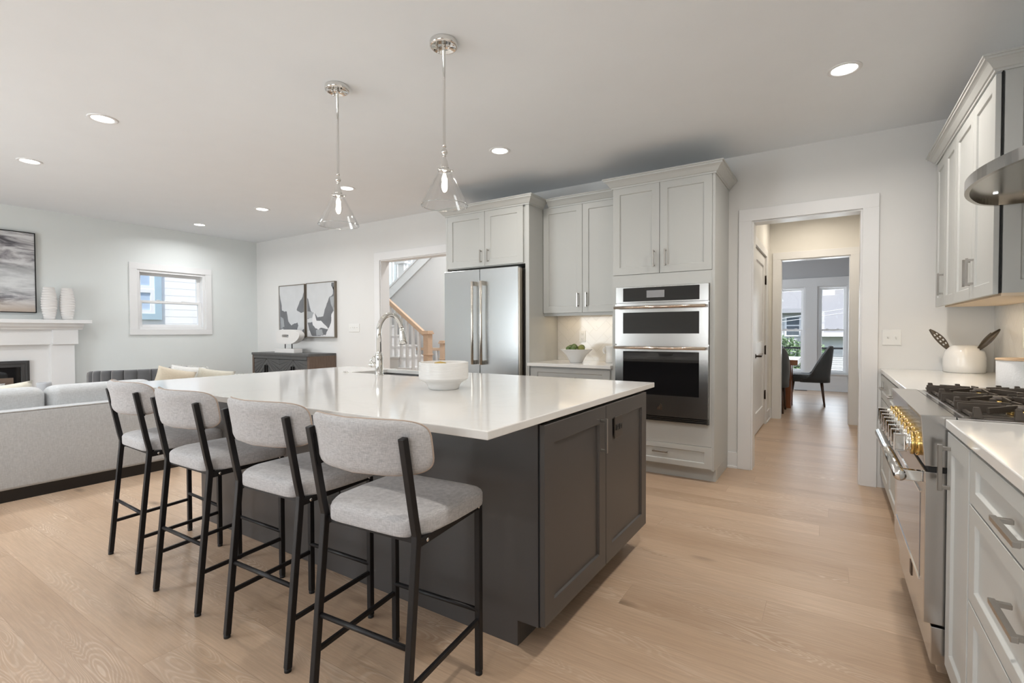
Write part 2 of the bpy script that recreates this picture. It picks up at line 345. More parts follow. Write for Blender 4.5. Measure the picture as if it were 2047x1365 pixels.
def rrect(w, d, r, n=6, cx=0, cy=0):
    pts = []
    for sx,sy,a0 in ((1,1,0),(-1,1,90),(-1,-1,180),(1,-1,270)):
        for k in range(n+1):
            a = math.radians(a0+90*k/n); pts.append((cx+sx*(w/2-r)+r*math.cos(a), cy+sy*(d/2-r)+r*math.sin(a)))
    return pts
# facing frames: u along the front, w outwards, z up
def FR(face, front):
    if face == '-y': return lambda u,w,z: (u, front-w, z)
    if face == '+y': return lambda u,w,z: (u, front+w, z)
    if face == '+x': return lambda u,w,z: (front+w, u, z)
    if face == '-x': return lambda u,w,z: (front-w, u, z)
def fbox(mb, fr, u0,u1,w0,w1,z0,z1, mi=0):
    a = fr(u0,w0,z0); b = fr(u1,w1,z1); mb.box(a[0],b[0],a[1],b[1],a[2],b[2], mi)
def shaker(name, parent, fr, u0,u1,z0,z1, m, stile=.058, th=.02, rec=.009, rail=None):
    if u0>u1: u0,u1=u1,u0
    rl = rail or stile; mb = MB()
    def P(u,w,z): return fr(u,w,z)
    U = (u0,u0+stile,u1-stile,u1); Z = (z0,z0+rl,z1-rl,z1)
    vs = []; fs = []
    # front frame ring at w=th, recess walls, recessed panel at w=th-rec, outer sides and back
    o = [P(u0,th,z0),P(u1,th,z0),P(u1,th,z1),P(u0,th,z1)]
    i = [P(U[1],th,Z[1]),P(U[2],th,Z[1]),P(U[2],th,Z[2]),P(U[1],th,Z[2])]
    r = [P(U[1]+.004,th-rec,Z[1]+.004),P(U[2]-.004,th-rec,Z[1]+.004),P(U[2]-.004,th-rec,Z[2]-.004),P(U[1]+.004,th-rec,Z[2]-.004)]
    b = [P(u0,0,z0),P(u1,0,z0),P(u1,0,z1),P(u0,0,z1)]
    vs = o+i+r+b
    for k in range(4):
        j = (k+1)%4
        fs += [(k,j,4+j,4+k),(4+k,4+j,8+j,8+k),(k,12+k,12+j,j)]
    fs += [(8,9,10,11),(12,15,14,13)]
    mb.add(vs, fs)
    return mb.build(name, m, parent, bevel=.0012, seg=1)
def pull(parent, fr, u, z, vert=True, L=.16, w0=.02, m=None, sec=.011, name='handle', post=.032):
    mb = MB(); h = L/2; s2 = sec/2
    if vert:
        fbox(mb, fr, u-s2,u+s2, w0+post-sec,w0+post, z-h,z+h)
        for k in (-1,1): fbox(mb, fr, u-s2*.9,u+s2*.9, w0,w0+post-sec+.001, z+k*(h-sec)-s2,z+k*(h-sec)+s2)
    else:
        fbox(mb, fr, u-h,u+h, w0+post-sec,w0+post, z-s2,z+s2)
        for k in (-1,1): fbox(mb, fr, u+k*(h-sec)-s2,u+k*(h-sec)+s2, w0,w0+post-sec+.001, z-s2*.9,z+s2*.9)
    return mb.build(name, m or M_NICK, parent, bevel=.001, seg=1)
def frame4(mb, fr, u0,u1,w0,w1,z0,z1, q, mi=0):
    fbox(mb, fr, u0,u0+q,w0,w1,z0,z1,mi); fbox(mb, fr, u1-q,u1,w0,w1,z0,z1,mi); fbox(mb, fr, u0+q,u1-q,w0,w1,z0,z0+q,mi); fbox(mb, fr, u0+q,u1-q,w0,w1,z1-q,z1,mi)
    return mb
CROWN = [(0,0),(.008,0),(.010,.012),(.018,.016),(.028,.030),(.040,.046),(.054,.058),(.060,.060),(.062,.072),(.070,.074),(.070,.084),(0,.084)]
def crown(parent, path, z, m, sc=1.0, name='crown_moulding'):
    # path: list of (x,y) with the moulding on the left-hand outside given by normals
    n = len(path); nr = []
    for i in range(n-1):
        d = Vector((path[i+1][0]-path[i][0], path[i+1][1]-path[i][1])).normalized(); nr.append(Vector((d.y,-d.x)))
    loops = []
    for i,(x,y) in enumerate(path):
        mm = nr[0] if i == 0 else nr[-1] if i == n-1 else nr[i-1]+nr[i]
        loops.append([(x+mm.x*o*sc, y+mm.y*o*sc, z+h*sc) for o,h in CROWN])
    mb = MB(); mb.loft(loops, True, 0, False); return mb.build(name, m, parent)
def plate(name, label, cat, fr, u, z, w, h, m, holes, group=None, mh=None):
    t = thing(name, label, cat, fr(u,0,z-h/2), group)
    mb = MB(); fbox(mb, fr, u-w/2,u+w/2,.0,.006,z-h/2,z+h/2); mb.build('cover_plate', m, t, bevel=.002)
    for kind,du,dz in holes:
        mb = MB()
        if kind == 'rocker': fbox(mb, fr, u+du-.016,u+du+.016,.006,.010,z+dz-.032,z+dz+.032); mb.build('rocker_switch', m, t, bevel=.001)
        if kind == 'toggle':
            fbox(mb, fr, u+du-.006,u+du+.006,.006,.0075,z+dz-.013,z+dz+.013); fbox(mb, fr, u+du-.0035,u+du+.0035,.0075,.018,z+dz,z+dz+.009); mb.build('toggle_switch', m, t)
        if kind == 'socket':
            o = MB(); fbox(o, fr, u+du-.016,u+du+.016,.006,.009,z+dz-.014,z+dz+.014); so_ = o.build('socket', m if mh is None else mh, t, bevel=.002)
            q = MB()
            for a in (-.006,.006): fbox(q, fr, u+du+a-.0012,u+du+a+.0012,.009,.0095,z+dz-.003,z+dz+.006)
            fbox(q, fr, u+du-.002,u+du+.002,.009,.0095,z+dz-.010,z+dz-.006); q.build('slots', M_DARK, so_)
    return t

# ============================================================ THE SETTING
CE = 2.745; XL = -8.25; XR = .971; YB = 4.74; T = .15; YS = -2.4
def wallbox(name, x0,x1,y0,y1,z0,z1, m):
    return struct(MB().box(x0,x1,y0,y1,z0,z1).build(name, m))
def wall_with(name, axis, a, b, u0, u1, z0, z1, holes, m):
    """wall slab between a and b on 'axis', spanning u0..u1, with rectangular holes (u0,u1,z0,z1)"""
    us = sorted({u0,u1,*[h[0] for h in holes],*[h[1] for h in holes]}); zs = sorted({z0,z1,*[h[2] for h in holes],*[h[3] for h in holes]})
    mb = MB()
    for i in range(len(us)-1):
        # merge vertical cells
        k = 0
        while k < len(zs)-1:
            cu = (us[i]+us[i+1])/2; ok = lambda kk: not any(h[0]<cu<h[1] and h[2]<(zs[kk]+zs[kk+1])/2<h[3] for h in holes)
            if not ok(k): k += 1; continue
            j = k
            while j+1 < len(zs)-1 and ok(j+1): j += 1
            if axis == 'y': mb.box(us[i],us[i+1],a,b,zs[k],zs[j+1])
            else: mb.box(a,b,us[i],us[i+1],zs[k],zs[j+1])
            k = j+1
    return struct(mb.build(name, m))
struct(MB().box(XL-.2,XR+1.5,YS-.2,12.1,-.12,0).build('floor', M_FLOOR))
struct(MB().box(XL-.2,XR+.2,YS-.2,YB+T,CE,CE+.15).build('ceiling', M_CEIL))
struct(MB().box(-2.0,XR+1.5,YB+T,12.1,CE,CE+.15).build('ceiling_hall', M_CEIL))
struct(MB().box(XL-.2,-2.0,YB+T,9.2,3.9,4.05).build('ceiling_stairwell', M_CEIL))
# back wall: foyer opening, hall opening
OPA = (-5.215,-3.75,0,2.2); OPB = (-.58,.2,0,2.165)
wall_with('wall_back', 'y', YB, YB+T, XL-.15, XR+.15, 0, CE, [OPA,OPB], M_WALLK)
WIN1 = (2.997,3.905,1.264,2.117)
wall_with('wall_left', 'x', XL-.15, XL, YS-.15, YB, 0, CE, [WIN1], M_WALL)
wallbox('wall_right', XR, XR+.15, YS-.15, YB, 0, CE, M_WALLK)
SL = (-6.15,-4.3,.05,2.25); KW = (-2.25,-.2,.95,2.2)
wall_with('wall_front', 'y', YS-.15, YS, XL, XR, 0, CE, [SL,KW], M_WALL)
# hall
HX0, HX1, HY = -.722, .335, 7.72
PD = (5.26,7.185,0,2.175)
wall_with('wall_hall_left', 'x', HX0-.12, HX0, YB+T, HY, 0, CE, [PD], M_HALL)
wallbox('wall_hall_right', HX1, HX1+.12, YB+T, HY, 0, CE, M_HALL)
OPD = (-.588,.205,0,2.19)
wall_with('wall_hall_end', 'y', HY, HY+T, -3.6, 2.4, 0, CE, [OPD], M_HALL)
wallbox('wall_closet', -1.5,-1.4, YB+T, HY, 0, CE, M_HALL)
# dining room
DY = 11.77
W2 = (-.965,-.445,.352,2.112); W3 = (-.236,.284,.352,2.112)
DS = (8.7,10.9,.8,2.1)
wall_with('wall_dining_far', 'y', DY, DY+.16, -3.6, 2.4, 0, CE, [W2,W3], M_GREY)
wall_with('wall_dining_left', 'x', -3.6-.12, -3.6, HY+T, DY, 0, CE, [DS], M_GREY)
wallbox('wall_dining_right', 2.4, 2.52, HY+T, DY, 0, CE, M_GREY)
# foyer / stairwell
wall_with('wall_stairwell_far', 'y', 8.2, 8.35, XL-.15, -1.5, 0, 3.9, [(-7.6,-6.0,2.2,3.6)], M_TRIM)
wallbox('wall_stairwell_left', XL-.15, XL, YB+T, 8.2, 0, 3.9, M_WALL)
wallbox('wall_stairwell_right', -1.6, -1.5, YB+T, 8.2, 0, 3.9, M_WALL)
wallbox('wall_upper', XL-.15, -1.5, YB, YB+T, CE, 3.9, M_WALL)
# stair flight coming down to the foyer, open string with balusters
# casings
def casing(name, face, front, u0, u1, z1, w=.105, th=.02, z0=0, sill=False, m=None):
    fr = FR(face, front); mb = MB()
    fbox(mb, fr, u0-w,u0,0,th,z0,z1); fbox(mb, fr, u1,u1+w,0,th,z0,z1); fbox(mb, fr, u0-w,u1+w,0,th,z1,z1+w)
    if sill: fbox(mb, fr, u0-w,u1+w,0,th,z0-w*.85,z0)
    return struct(mb.build(name, m or M_TRIM, bevel=.0015, seg=1))
casing('trim_1', '-y', YB, OPB[0], OPB[1], OPB[3])
casing('trim_2', '-y', YB, OPA[0], OPA[1], OPA[3])
casing('trim_3', '-y', HY, OPD[0], OPD[1], OPD[3], w=.095)
casing('trim_4', '+x', HX0, PD[0], PD[1], PD[3], w=.09)
casing('trim_5', '+x', XL, WIN1[0], WIN1[1], WIN1[3], w=.092, th=.018, z0=WIN1[2], sill=True)
def jamb(name, axis, a, b, o, th=.012):
    mb = MB(); u0,u1,z0,z1 = o
    f = (lambda x0,x1,z0,z1: mb.box(x0,x1,a,b,z0,z1)) if axis=='y' else (lambda x0,x1,z0,z1: mb.box(a,b,x0,x1,z0,z1))
    f(u0,u0+th,z0,z1); f(u1-th,u1,z0,z1); f(u0+th,u1-th,z1-th,z1)
    return struct(mb.build(name, M_TRIM))
jamb('trim_6', 'y', YB-.001, YB+T+.001, OPB); jamb('trim_7', 'y', YB-.001, YB+T+.001, OPA); jamb('trim_8', 'y', HY-.001, HY+T+.001, OPD)
# baseboards
def base(name, face, front, runs, h=.14, th=.015):
    fr = FR(face, front); mb = MB()
    for a,b in runs:
        fbox(mb, fr, a,b,0,th,0,h); fbox(mb, fr, a,b,0,th+.012,0,.018)
    return struct(mb.build(name, M_TRIM, bevel=.0015, seg=1))
base('baseboard_back', '-y', YB, [(-.768,-.686),(XL,-5.33)])
base('baseboard_left', '+x', XL, [(YS,.45),(2.28,YB)])
base('baseboard_hall_left', '+x', HX0, [(YB+T,5.17),(7.276,HY)])
base('baseboard_hall_end', '-y', HY, [(HX0,-.684),(.301,HX1)])
base('baseboard_hall_right', '-x', HX1, [(YB+T,HY)])
base('baseboard_dining', '-y', DY, [(-3.6,2.4)], h=.12)
base('baseboard_stairwell', '-y', 7.0, [(-8.2,-1.6)])

# windows -----------------------------------------------------------
def dh_window(name, axis, a, b, o, meet, fw=.035, sash=.045, side=1):
    """double-hung window in the hole o of a wall between a and b (a = room side)"""
    u0,u1,z0,z1 = o; root = bpy.data.objects.new(name, None); C.objects.link(root)
    d = 1 if b > a else -1
    root.location = ((u0+u1)/2, a, z0) if axis=='y' else (a,(u0+u1)/2,z0); struct(root)
    def bx(mb, p0,p1,q0,q1,r0,r1):
        if axis=='y': mb.box(p0,p1,a+d*q0,a+d*q1,r0,r1)
        else: mb.box(a+d*q0,a+d*q1,p0,p1,r0,r1)
    mb = MB(); D = abs(b-a)
    bx(mb,u0,u0+fw,0,D,z0,z1); bx(mb,u1-fw,u1,0,D,z0,z1); bx(mb,u0+fw,u1-fw,0,D,z1-fw,z1); bx(mb,u0+fw,u1-fw,0,D,z0,z0+fw)
    mb.build('window_frame', M_TRIM, root, bevel=.002, seg=1)
    for nm,za,zb,q in (('upper_sash',meet-.02,z1-fw,.095),('lower_sash',z0+fw,meet+.02,.055)):
        mb = MB(); ua,ub = u0+fw,u1-fw
        bx(mb,ua,ua+sash,q,q+.035,za,zb); bx(mb,ub-sash,ub,q,q+.035,za,zb); bx(mb,ua+sash,ub-sash,q,q+.035,zb-sash*.8,zb); bx(mb,ua+sash,ub-sash,q,q+.035,za,za+sash*.8)
        s = mb.build(nm, M_TRIM, root, bevel=.002, seg=1)
        mb = MB(); bx(mb,ua+sash-.004,ub-sash+.004,q+.014,q+.020,za+sash*.8-.004,zb-sash*.8+.004); mb.build('glass_pane', M_PANE, s)
        if nm == 'lower_sash':
            for f in (.3,.7):
                mb = MB(); u = ua+(ub-ua)*f; bx(mb,u-.022,u+.022,q-.004,q+.03,zb,zb+.012); mb.build('sash_lock', M_TRIM, s, bevel=.003)
    return root
dh_window('window_1', 'x', XL, XL-.15, WIN1, 1.665)
dh_window('window_2', 'y', DY, DY+.16, W2, 1.228)
dh_window('window_3', 'y', DY, DY+.16, W3, 1.228)
def fixed_window(name, axis, a, b, o, nu, nz, m=None):
    u0,u1,z0,z1 = o; root = bpy.data.objects.new(name, None); C.objects.link(root); struct(root)
    root.location = ((u0+u1)/2, a, z0) if axis=='y' else (a,(u0+u1)/2,z0); mb = MB(); f = .05; c = (a+b)/2
    def bx(mb,p0,p1,r0,r1,w=.04):
        if axis=='y': mb.box(p0,p1,c-w/2,c+w/2,r0,r1)
        else: mb.box(c-w/2,c+w/2,p0,p1,r0,r1)
    bx(mb,u0,u0+f,z0,z1); bx(mb,u1-f,u1,z0,z1); bx(mb,u0+f,u1-f,z1-f,z1); bx(mb,u0+f,u1-f,z0,z0+f)
    for i in range(1,nu): u = u0+(u1-u0)*i/nu; bx(mb,u-f*.7,u+f*.7,z0+f,z1-f,.036)
    for i in range(1,nz): z = z0+(z1-z0)*i/nz; bx(mb,u0+f,u1-f,z-.02,z+.02,.032)
    mb.build('window_frame', m or M_TRIM, root)
    mb = MB(); bx(mb,u0+f,u1-f,z0+f,z1-f,.006); mb.build('glass_pane', M_PANE, root); return root
fixed_window('window_4', 'y', YS, YS-.15, SL, 4, 1); fixed_window('window_5', 'y', YS, YS-.15, KW, 2, 2)
fixed_window('window_6', 'x', -3.6, -3.72, DS, 2, 2); fixed_window('window_7', 'y', 8.2, 8.35, (-7.6,-6.0,2.2,3.6), 3, 2)
casing('trim_9', '+y', YS, SL[0], SL[1], SL[3]); casing('trim_10', '+y', YS, KW[0], KW[1], KW[3], z0=KW[2], sill=True)
# wide white panel casing around the dining windows
mb = MB(); fr = FR('-y', DY)
for a,b,c,d in ((-2.0,W2[0],.26,2.20),(W2[1],W3[0],.26,2.20),(W3[1],1.2,.26,2.20),(-2.0,1.2,W2[3],2.285),(-2.0,1.2,.25,W2[2])):
    fbox(mb, fr, a,b,0,.022 if d<2.25 else .026,c,d)
fbox(mb, fr, -2.0,1.2,0,.05,W2[2]-.02,W2[2]); fbox(mb, fr, -2.0,1.2,0,.015,.12,.26)
struct(mb.build('trim_11', M_TRIM))
# closet doors in the hall
def hall_door(name, y0, y1, knob_y, hinge_y):
    root = bpy.data.objects.new(name, None); C.objects.link(root); root.location = (HX0,(y0+y1)/2,0); struct(root)
    fr = FR('+x', HX0-.045); st = .105
    mb = MB(); z0,z1,zm0,zm1,th = .012,2.165,.93,1.08,.04
    zs = [(z0,.25,),(zm0,zm1),(z1-.12,z1)]
    fbox(mb, fr, y0,y0+st,0,th,z0,z1); fbox(mb, fr, y1-st,y1,0,th,z0,z1)
    for a,b in zs: fbox(mb, fr, y0+st,y1-st,0,th,a,b)
    mb.build('door_leaf', M_TRIM, root, bevel=.004, seg=2)
    for a,b in ((.25,zm0),(zm1,z1-.12)):
        mb = MB(); fbox(mb, fr, y0+st-.01,y1-st+.01,.010,.024,a-.01,b+.01); mb.build('door_panel', M_TRIM, root, bevel=.003)
    if knob_y:
        mb = MB(); mb.lathe([(.027,.0),(.027,.006),(.010,.010),(.010,.045),(.012,.05)], (HX0-.005,knob_y,.925), 20, axis='x')
        mb.tube([(HX0+.045,knob_y,.925),(HX0+.050,knob_y+.03,.922),(HX0+.050,knob_y+.115,.930)], [.010,.009,.007], 10)
        mb.build('lever_handle', mat('dark_bronze', (.035,.025,.02), .3, .8), root)
    if hinge_y:
        for z in (1.873,.968,.386):
            mb = MB(); mb.box(HX0-.008,HX0+.004,hinge_y-.018,hinge_y+.018,z-.055,z+.055); mb.lathe([(.008,-.06),(.008,.06)], (HX0+.008,hinge_y,z), 10)
            mb.build('hinge', mat('dark_bronze', (.035,.025,.02), .3, .8), root)
    return root
hall_door('door_1', 6.225, 7.178, 6.285, 7.19); hall_door('door_2', 5.267, 6.220, None, None)

# ------------------------------------------------------------ foyer stairs
st = thing('staircase', 'white staircase with light oak handrail, newel and white balusters behind the foyer opening', 'staircase', (-5.5,6.0,0))
sl = (1.76-1.227)/(6.377-5.595)          # rail slope dz/dx (rising towards -x)
run, rise = .268, .268*sl
def rail_z(x): return 1.227+( -5.595 - x)*sl
mbt = MB(); mbr = MB()
for i in range(8):
    x1 = -5.62-run*i; z = rail_z(x1-run/2)-.90
    mbr.box(x1-run,x1,5.98,6.69,0,z-.03)
    mbt.box(x1-run-.005,x1+.025,5.95,6.70,z-.03,z)
mbr.build('risers', M_TRIM, st, bevel=.002, seg=1); mbt.build('treads', M_TRIM, st, bevel=.003)
sr = st
MB().bar([(-5.57,6.0,rail_z(-5.57)-.03),(-7.6,6.0,rail_z(-7.6)-.03)], .06, .07, (0,1,0)).build('handrail', M_OAK, sr, bevel=.006)
for i in range(14):
    x = -5.70-run/2*i; z0 = rail_z(-5.62-run*(math.floor((-5.62-x)/run)+.5))-.90
    MB().box(x-.021,x+.021,5.980,6.020,z0,rail_z(x)-.06).build('baluster', M_TRIM, sr)
def newel(t, x, y, h, w=.105):
    mb = MB(); mb.box(x-w/2,x+w/2,y-w/2,y+w/2,0,h-.045); mb.box(x-w/2-.012,x+w/2+.012,y-w/2-.012,y+w/2+.012,h*.68,h*.68+.018)
    mb.box(x-w/2-.02,x+w/2+.02,y-w/2-.02,y+w/2+.02,h-.055,h-.03); mb.box(x-w/2-.008,x+w/2+.008,y-w/2-.008,y+w/2+.008,h-.03,h)
    return mb.build('newel_post', M_OAK, t, bevel=.003)
newel(sr, -5.505, 6.0, 1.235)
gr = thing('guard_rail', 'short oak guard rail with newel post behind the stair newel', 'railing', (-6.0,6.8,0))
newel(gr, -5.87, 6.80, 1.06, .09); MB().box(-6.9,-5.92,6.775,6.825,.875,.925).build('handrail', M_OAK, gr, bevel=.005)
for i in range(7): x = -6.02-.13*i; MB().box(x-.016,x+.016,6.784,6.816,0,.876).build('baluster', M_TRIM, gr)
# grey wall below the upper flight, with its white stringer
def up_z(x): return 1.93+(x+7.43)*.66
x0,x1 = -8.2,-4.75
struct(MB().prism([(x0,0),(-1.65,0),(-1.65,3.85),(x1,3.85),(x1,min(3.85,up_z(x1))),(x0,up_z(x0))],'y',7.0,7.06).build('wall_stair', mat('foyer_wall_paint', (.66,.65,.645), .75)))
mb = MB(); mb.bar([(x0,6.985,up_z(x0)+.04),(-4.6,6.985,up_z(-4.6)+.04)], .05, .17, (0,1,0)); mb.bar([(x0,6.97,up_z(x0)+.15),(-4.6,6.97,up_z(-4.6)+.15)], .07, .03, (0,1,0))
struct(mb.build('trim_12', M_TRIM))
ur = thing('upper_railing', 'white balusters and box newel of the upper stair flight seen high through the opening', 'railing', (-7.0,7.1,2.0))
for i in range(22):
    x = -8.1+.13*i; MB().box(x-.014,x+.014,7.08,7.108,up_z(x)+.1,up_z(x)+.95).build('baluster', M_TRIM, ur)
MB().box(-7.22,-7.06,7.02,7.14,up_z(-7.14)-.1,2.56).box(-7.28,-7.0,6.98,7.18,2.56,2.60).build('newel_post', M_TRIM, ur, bevel=.004)

# ------------------------------------------------------------ outside
M_SID = mat('white_siding', (.62,.62,.61), .6)
M_SH = mat('grey_shingles', (.27,.27,.27), .9, bump=.6, bscale=14, var=.25, vscale=30, stretch=(1,1,6))
M_LAWN = mat('lawn', (.10,.13,.07), .95, var=.3, vscale=8)
struct(MB().box(-40,40,DY+.2,60,-.62,-.6).build('ground_back', M_LAWN)); struct(MB().box(-40,XL-.2,-30,DY,-.62,-.6).build('ground_left', M_LAWN))
struct(MB().box(XL-.2,40,-40,YS-.25,-.62,-.6).build('ground_front', M_LAWN))
# house behind the dining windows
nh = thing('neighbour_house', 'white sided house with grey shingle roofs seen through the dining room windows', 'house', (-1,22,-.6))
mb = MB(); mb.box(-7,-.75,22,30,-.6,1.95)
for i in range(18): z = -.5+i*.14; mb.box(-7,-.75,21.985,22,z,z+.125)
mb.build('siding_wall', M_SID, nh)
MB().prism([(21.6,1.93),(22.0,2.05),(26,4.3),(30.4,1.93)],'x',-7.3,-.72).build('roof', M_SH, nh)
MB().box(-7.3,-.70,21.55,21.6,1.90,2.06).build('gutter', mat('gutter_grey', (.35,.35,.36), .5), nh)
wf = MB().box(-1.52,-.96,21.93,21.99,1.0,1.80).build('house_window', M_TRIM, nh)
MB().box(-1.45,-1.03,21.92,21.935,1.45,1.73).box(-1.45,-1.03,21.92,21.935,1.06,1.40).build('dark_glass', mat('dark_window_glass', (.12,.14,.16), .1), wf)
mb = MB(); mb.box(-.72,6,20.2,30,-.6,1.15)
for i in range(12): z = -.5+i*.14; mb.box(-.72,6,20.185,20.2,z,z+.125)
mb.build('side_wall', M_SID, nh)
MB().prism([(19.8,1.12),(20.2,1.18),(27,4.1),(31,1.2)],'x',-.75,6.4).build('side_roof', M_SH, nh)
MB().box(-.75,6.4,19.75,19.8,1.02,1.16).build('side_gutter', M_TRIM, nh)
MB().box(-.3,.12,23.6,24.3,2.3,3.35).build('chimney', M_SID, nh)
MB().box(-6,-1.1,24,29,3.5,5.0).build('upper_storey', mat('grey_siding', (.5,.5,.5), .7), nh)
# porch railing just outside the dining windows
pr = thing('porch_railing', 'black porch railing with thin horizontal cables outside the dining windows', 'railing', (-.3,13.2,0))
MB().box(-3,3,13.17,13.23,.80,.84).build('top_rail', M_BLKM, pr)
for k in range(7): MB().tube([(-3,13.2,.10+.10*k),(3,13.2,.10+.10*k)], .004, 6).build('cable', M_NICK, pr)
for x in (-2.6,-1.25,-.22,1.2): MB().box(x-.02,x+.02,13.18,13.22,-.1,.8).build('railing_post', M_BLKM, pr)
struct(MB().box(-4,4,DY+.16,13.5,-.2,-.08).build('porch_floor', mat('porch_boards', (.45,.44,.42), .7)))
def foliage(name, label, cat, c, sx, sy, sz, n, m, group=None):
    mb = MB(); rnd = random.Random(len(name)*31+int(c[0]*7))
    for i in range(n):
        a = rnd.random()*6.283; u = rnd.random()*2-1; r = rnd.random()**.33; s = math.sqrt(1-u*u)
        p = Vector((c[0]+sx*r*s*math.cos(a), c[1]+sy*r*s*math.sin(a), c[2]+sz*r*u)); k = (.05+.05*rnd.random())*(1 if cat == 'tree' else .62)
        d1 = Vector((rnd.gauss(0,1),rnd.gauss(0,1),rnd.gauss(0,1))).normalized(); d2 = d1.cross(Vector((rnd.gauss(0,1),rnd.gauss(0,1),rnd.gauss(0,1)))).normalized()
        mb.add([p-d1*k, p-d2*k*.45, p+d1*k, p+d2*k*.45], [(0,1,2,3)])
    if cat == 'tree':
        t = thing(name, label, cat, (c[0],c[1],-.6)); mb.build('foliage', m, t)
        MB().tube([(c[0],c[1],-.6),(c[0]+.05,c[1],(c[2]-.6)/2),(c[0],c[1],c[2])], [.16,.13,.06], 10).build('trunk', mat('bark', (.16,.11,.07), .9), t); return t
    o = mb.build(name, m); return tag(o, label, cat, group)
M_LEAF = mat('leaf_green', (.10,.20,.07), .6, var=.5, vscale=3)
foliage('hedge', 'leafy green hedge filling the lower left dining window', 'hedge', (-1.25,15.2,.25), .95, .5, .85, 6500, mat('leaf_hedge', (.20,.30,.15), .5, var=.6, vscale=3))
foliage('shrub', 'small leafy shrub behind the railing in the right dining window', 'shrub', (-.22,14.6,.15), .22, .3, .75, 1500, mat('leaf_hedge', (.20,.30,.15), .5, var=.6, vscale=3))
foliage('garden_tree', 'green treetop above the neighbouring roof line', 'tree', (-1.5,34,5.6), 6, 2, 2.2, 5000, mat('leaf_far', (.12,.24,.10), .7, var=.5, vscale=2))
for k,(za,zb) in enumerate(((1.562,1.90),(1.47,1.79))):
    tag(MB().tube([(-3.2,16,1.25-k*.1),(-1.2,16,za-k*.0),( .354,16,zb-.09),(3,16,2.2)], .010, 6).build('power_line', mat('cable_white', (.7,.7,.7), .5)),
        ('upper' if k==0 else 'lower')+' overhead cable crossing the view outside the dining windows', 'cable', 'overhead cables outside')
# house beside window_1
n2 = thing('neighbour_house', 'pale clapboard house with a blue trimmed window outside the living room window', 'house', (-10.6,3.5,-.6))
mb = MB(); mb.box(-13,-10.62,-1,9,-.6,5)
for i in range(40): z = -.5+i*.135; mb.hexa([(-10.62,-1,z),(-10.617,-1,z),(-10.617,9,z),(-10.62,9,z),(-10.62,-1,z+.13),(-10.6195,-1,z+.13),(-10.6195,9,z+.13),(-10.62,9,z+.13)])
mb.build('siding_wall', mat('pale_siding', (.90,.89,.87), .6), n2)
M_BLUE = mat('sky_blue_trim', (.40,.53,.60), .5)
wy0,wy1,wz0,wz1 = 3.15,4.235,1.46,2.75
wf = frame4(MB(), FR('+x',-10.61), wy0,wy1,0,.04,wz0,wz1,.11).build('blue_window_trim', M_BLUE, n2)
a,b,c,d = wy0+.11,wy1-.11,wz0+.11,wz1-.11
frame4(MB(), FR('+x',-10.61), a,b,0,.03,c,2.02,.065).build('lower_sash', M_TRIM, n2); frame4(MB(), FR('+x',-10.61), a,b,0,.022,2.02,d,.065).build('upper_sash', M_TRIM, n2)
MB().box(-10.617,-10.605,a+.02,b-.02,c+.02,d-.02).build('pale_blue_glass', mat('pale_blue_glass', (.44,.55,.68), .3), n2)
# greenery behind the camera, mirrored in oven doors and appliances
foliage('garden_tree', 'leafy garden tree standing outside behind the camera', 'tree', (-1.2,-7.5,2.0), 2.2, 1.2, 2.6, 4500, M_LEAF)

# ============================================================ BACK CABINET RUN
YF = 4.131; YD = YF+.02   # door face / carcass face
frB = FR('-y', YD)
# fridge enclosure
t = thing('fridge_cabinet', 'tall light grey cabinet surround with two shaker doors above the steel refrigerator', 'cabinet', (-2.97,4.45,0))
MB().box(-3.498,-2.51,YD,YB-.01,1.885,2.462).build('carcass', M_CAB, t)
MB().box(-2.512,-2.470,YF+.002,YB-.002,0,2.462).build('side_panel', M_CAB, t, bevel=.001, seg=1)
MB().box(-3.52,-3.498,YF+.002,YB-.002,0,2.462).build('side_panel', M_CAB, t, bevel=.001, seg=1)
d = shaker('door', t, frB, -3.496,-3.002,1.893,2.458, M_CAB, .068); pull(d, frB, -3.045, 1.995, True, .13)
d = shaker('door', t, frB, -2.998,-2.538,1.893,2.458, M_CAB, .068); pull(d, frB, -2.955, 1.995, True, .13)
crown(t, [(-3.52,YB-.003),(-3.52,YF),(-2.470,YF),(-2.470,4.40)], 2.452, M_CAB)
# refrigerator
t = thing('refrigerator', 'stainless steel french door refrigerator with two tall bar handles', 'refrigerator', (-3.0,4.4,0))
MB().box(-3.475,-2.535,4.15,YB-.03,.02,1.842).build('body', mat('fridge_side_grey', (.16,.155,.15), .4, .5), t)
MB().box(-3.47,-2.54,4.13,4.15,.03,1.84).build('door_gasket', M_DARK, t)
YFR = 4.055
for n,(a,b),hx in (('l',(-3.478,-3.013),-3.062),('r',(-3.007,-2.548),-2.951)):
    dd = MB().box(a,b,YFR,4.13,.70,1.852).build('door', M_SSV, t, bevel=.004)
    mb = MB(); mb.lathe([(.0145,-.42),(.0145,.42)], (hx,YFR-.062,1.305), 18)
    for z in (.905,1.705): mb.box(hx-.012,hx+.012,YFR-.062,YFR,z-.022,z+.022)
    mb.build('bar_handle', mat('warm_steel', (.70,.66,.60), .16, 1), dd, bevel=.002)
dd = MB().box(-3.478,-2.548,YFR,4.13,.06,.692).build('freezer_drawer', M_SSV, t, bevel=.004)
mb = MB(); mb.lathe([(.0145,-.40),(.0145,.40)], (-3.01,YFR-.062,.62), 18, axis='x')
for x in (-3.38,-2.64): mb.box(x-.02,x+.02,YFR-.062,YFR,.608,.632)
mb.build('bar_handle', mat('warm_steel', (.70,.66,.60), .16, 1), dd)
MB().box(-2.546,-2.534,4.06,4.13,.06,1.835).build('door_edge', mat('bronze_steel', (.42,.37,.31), .3, 1), t)
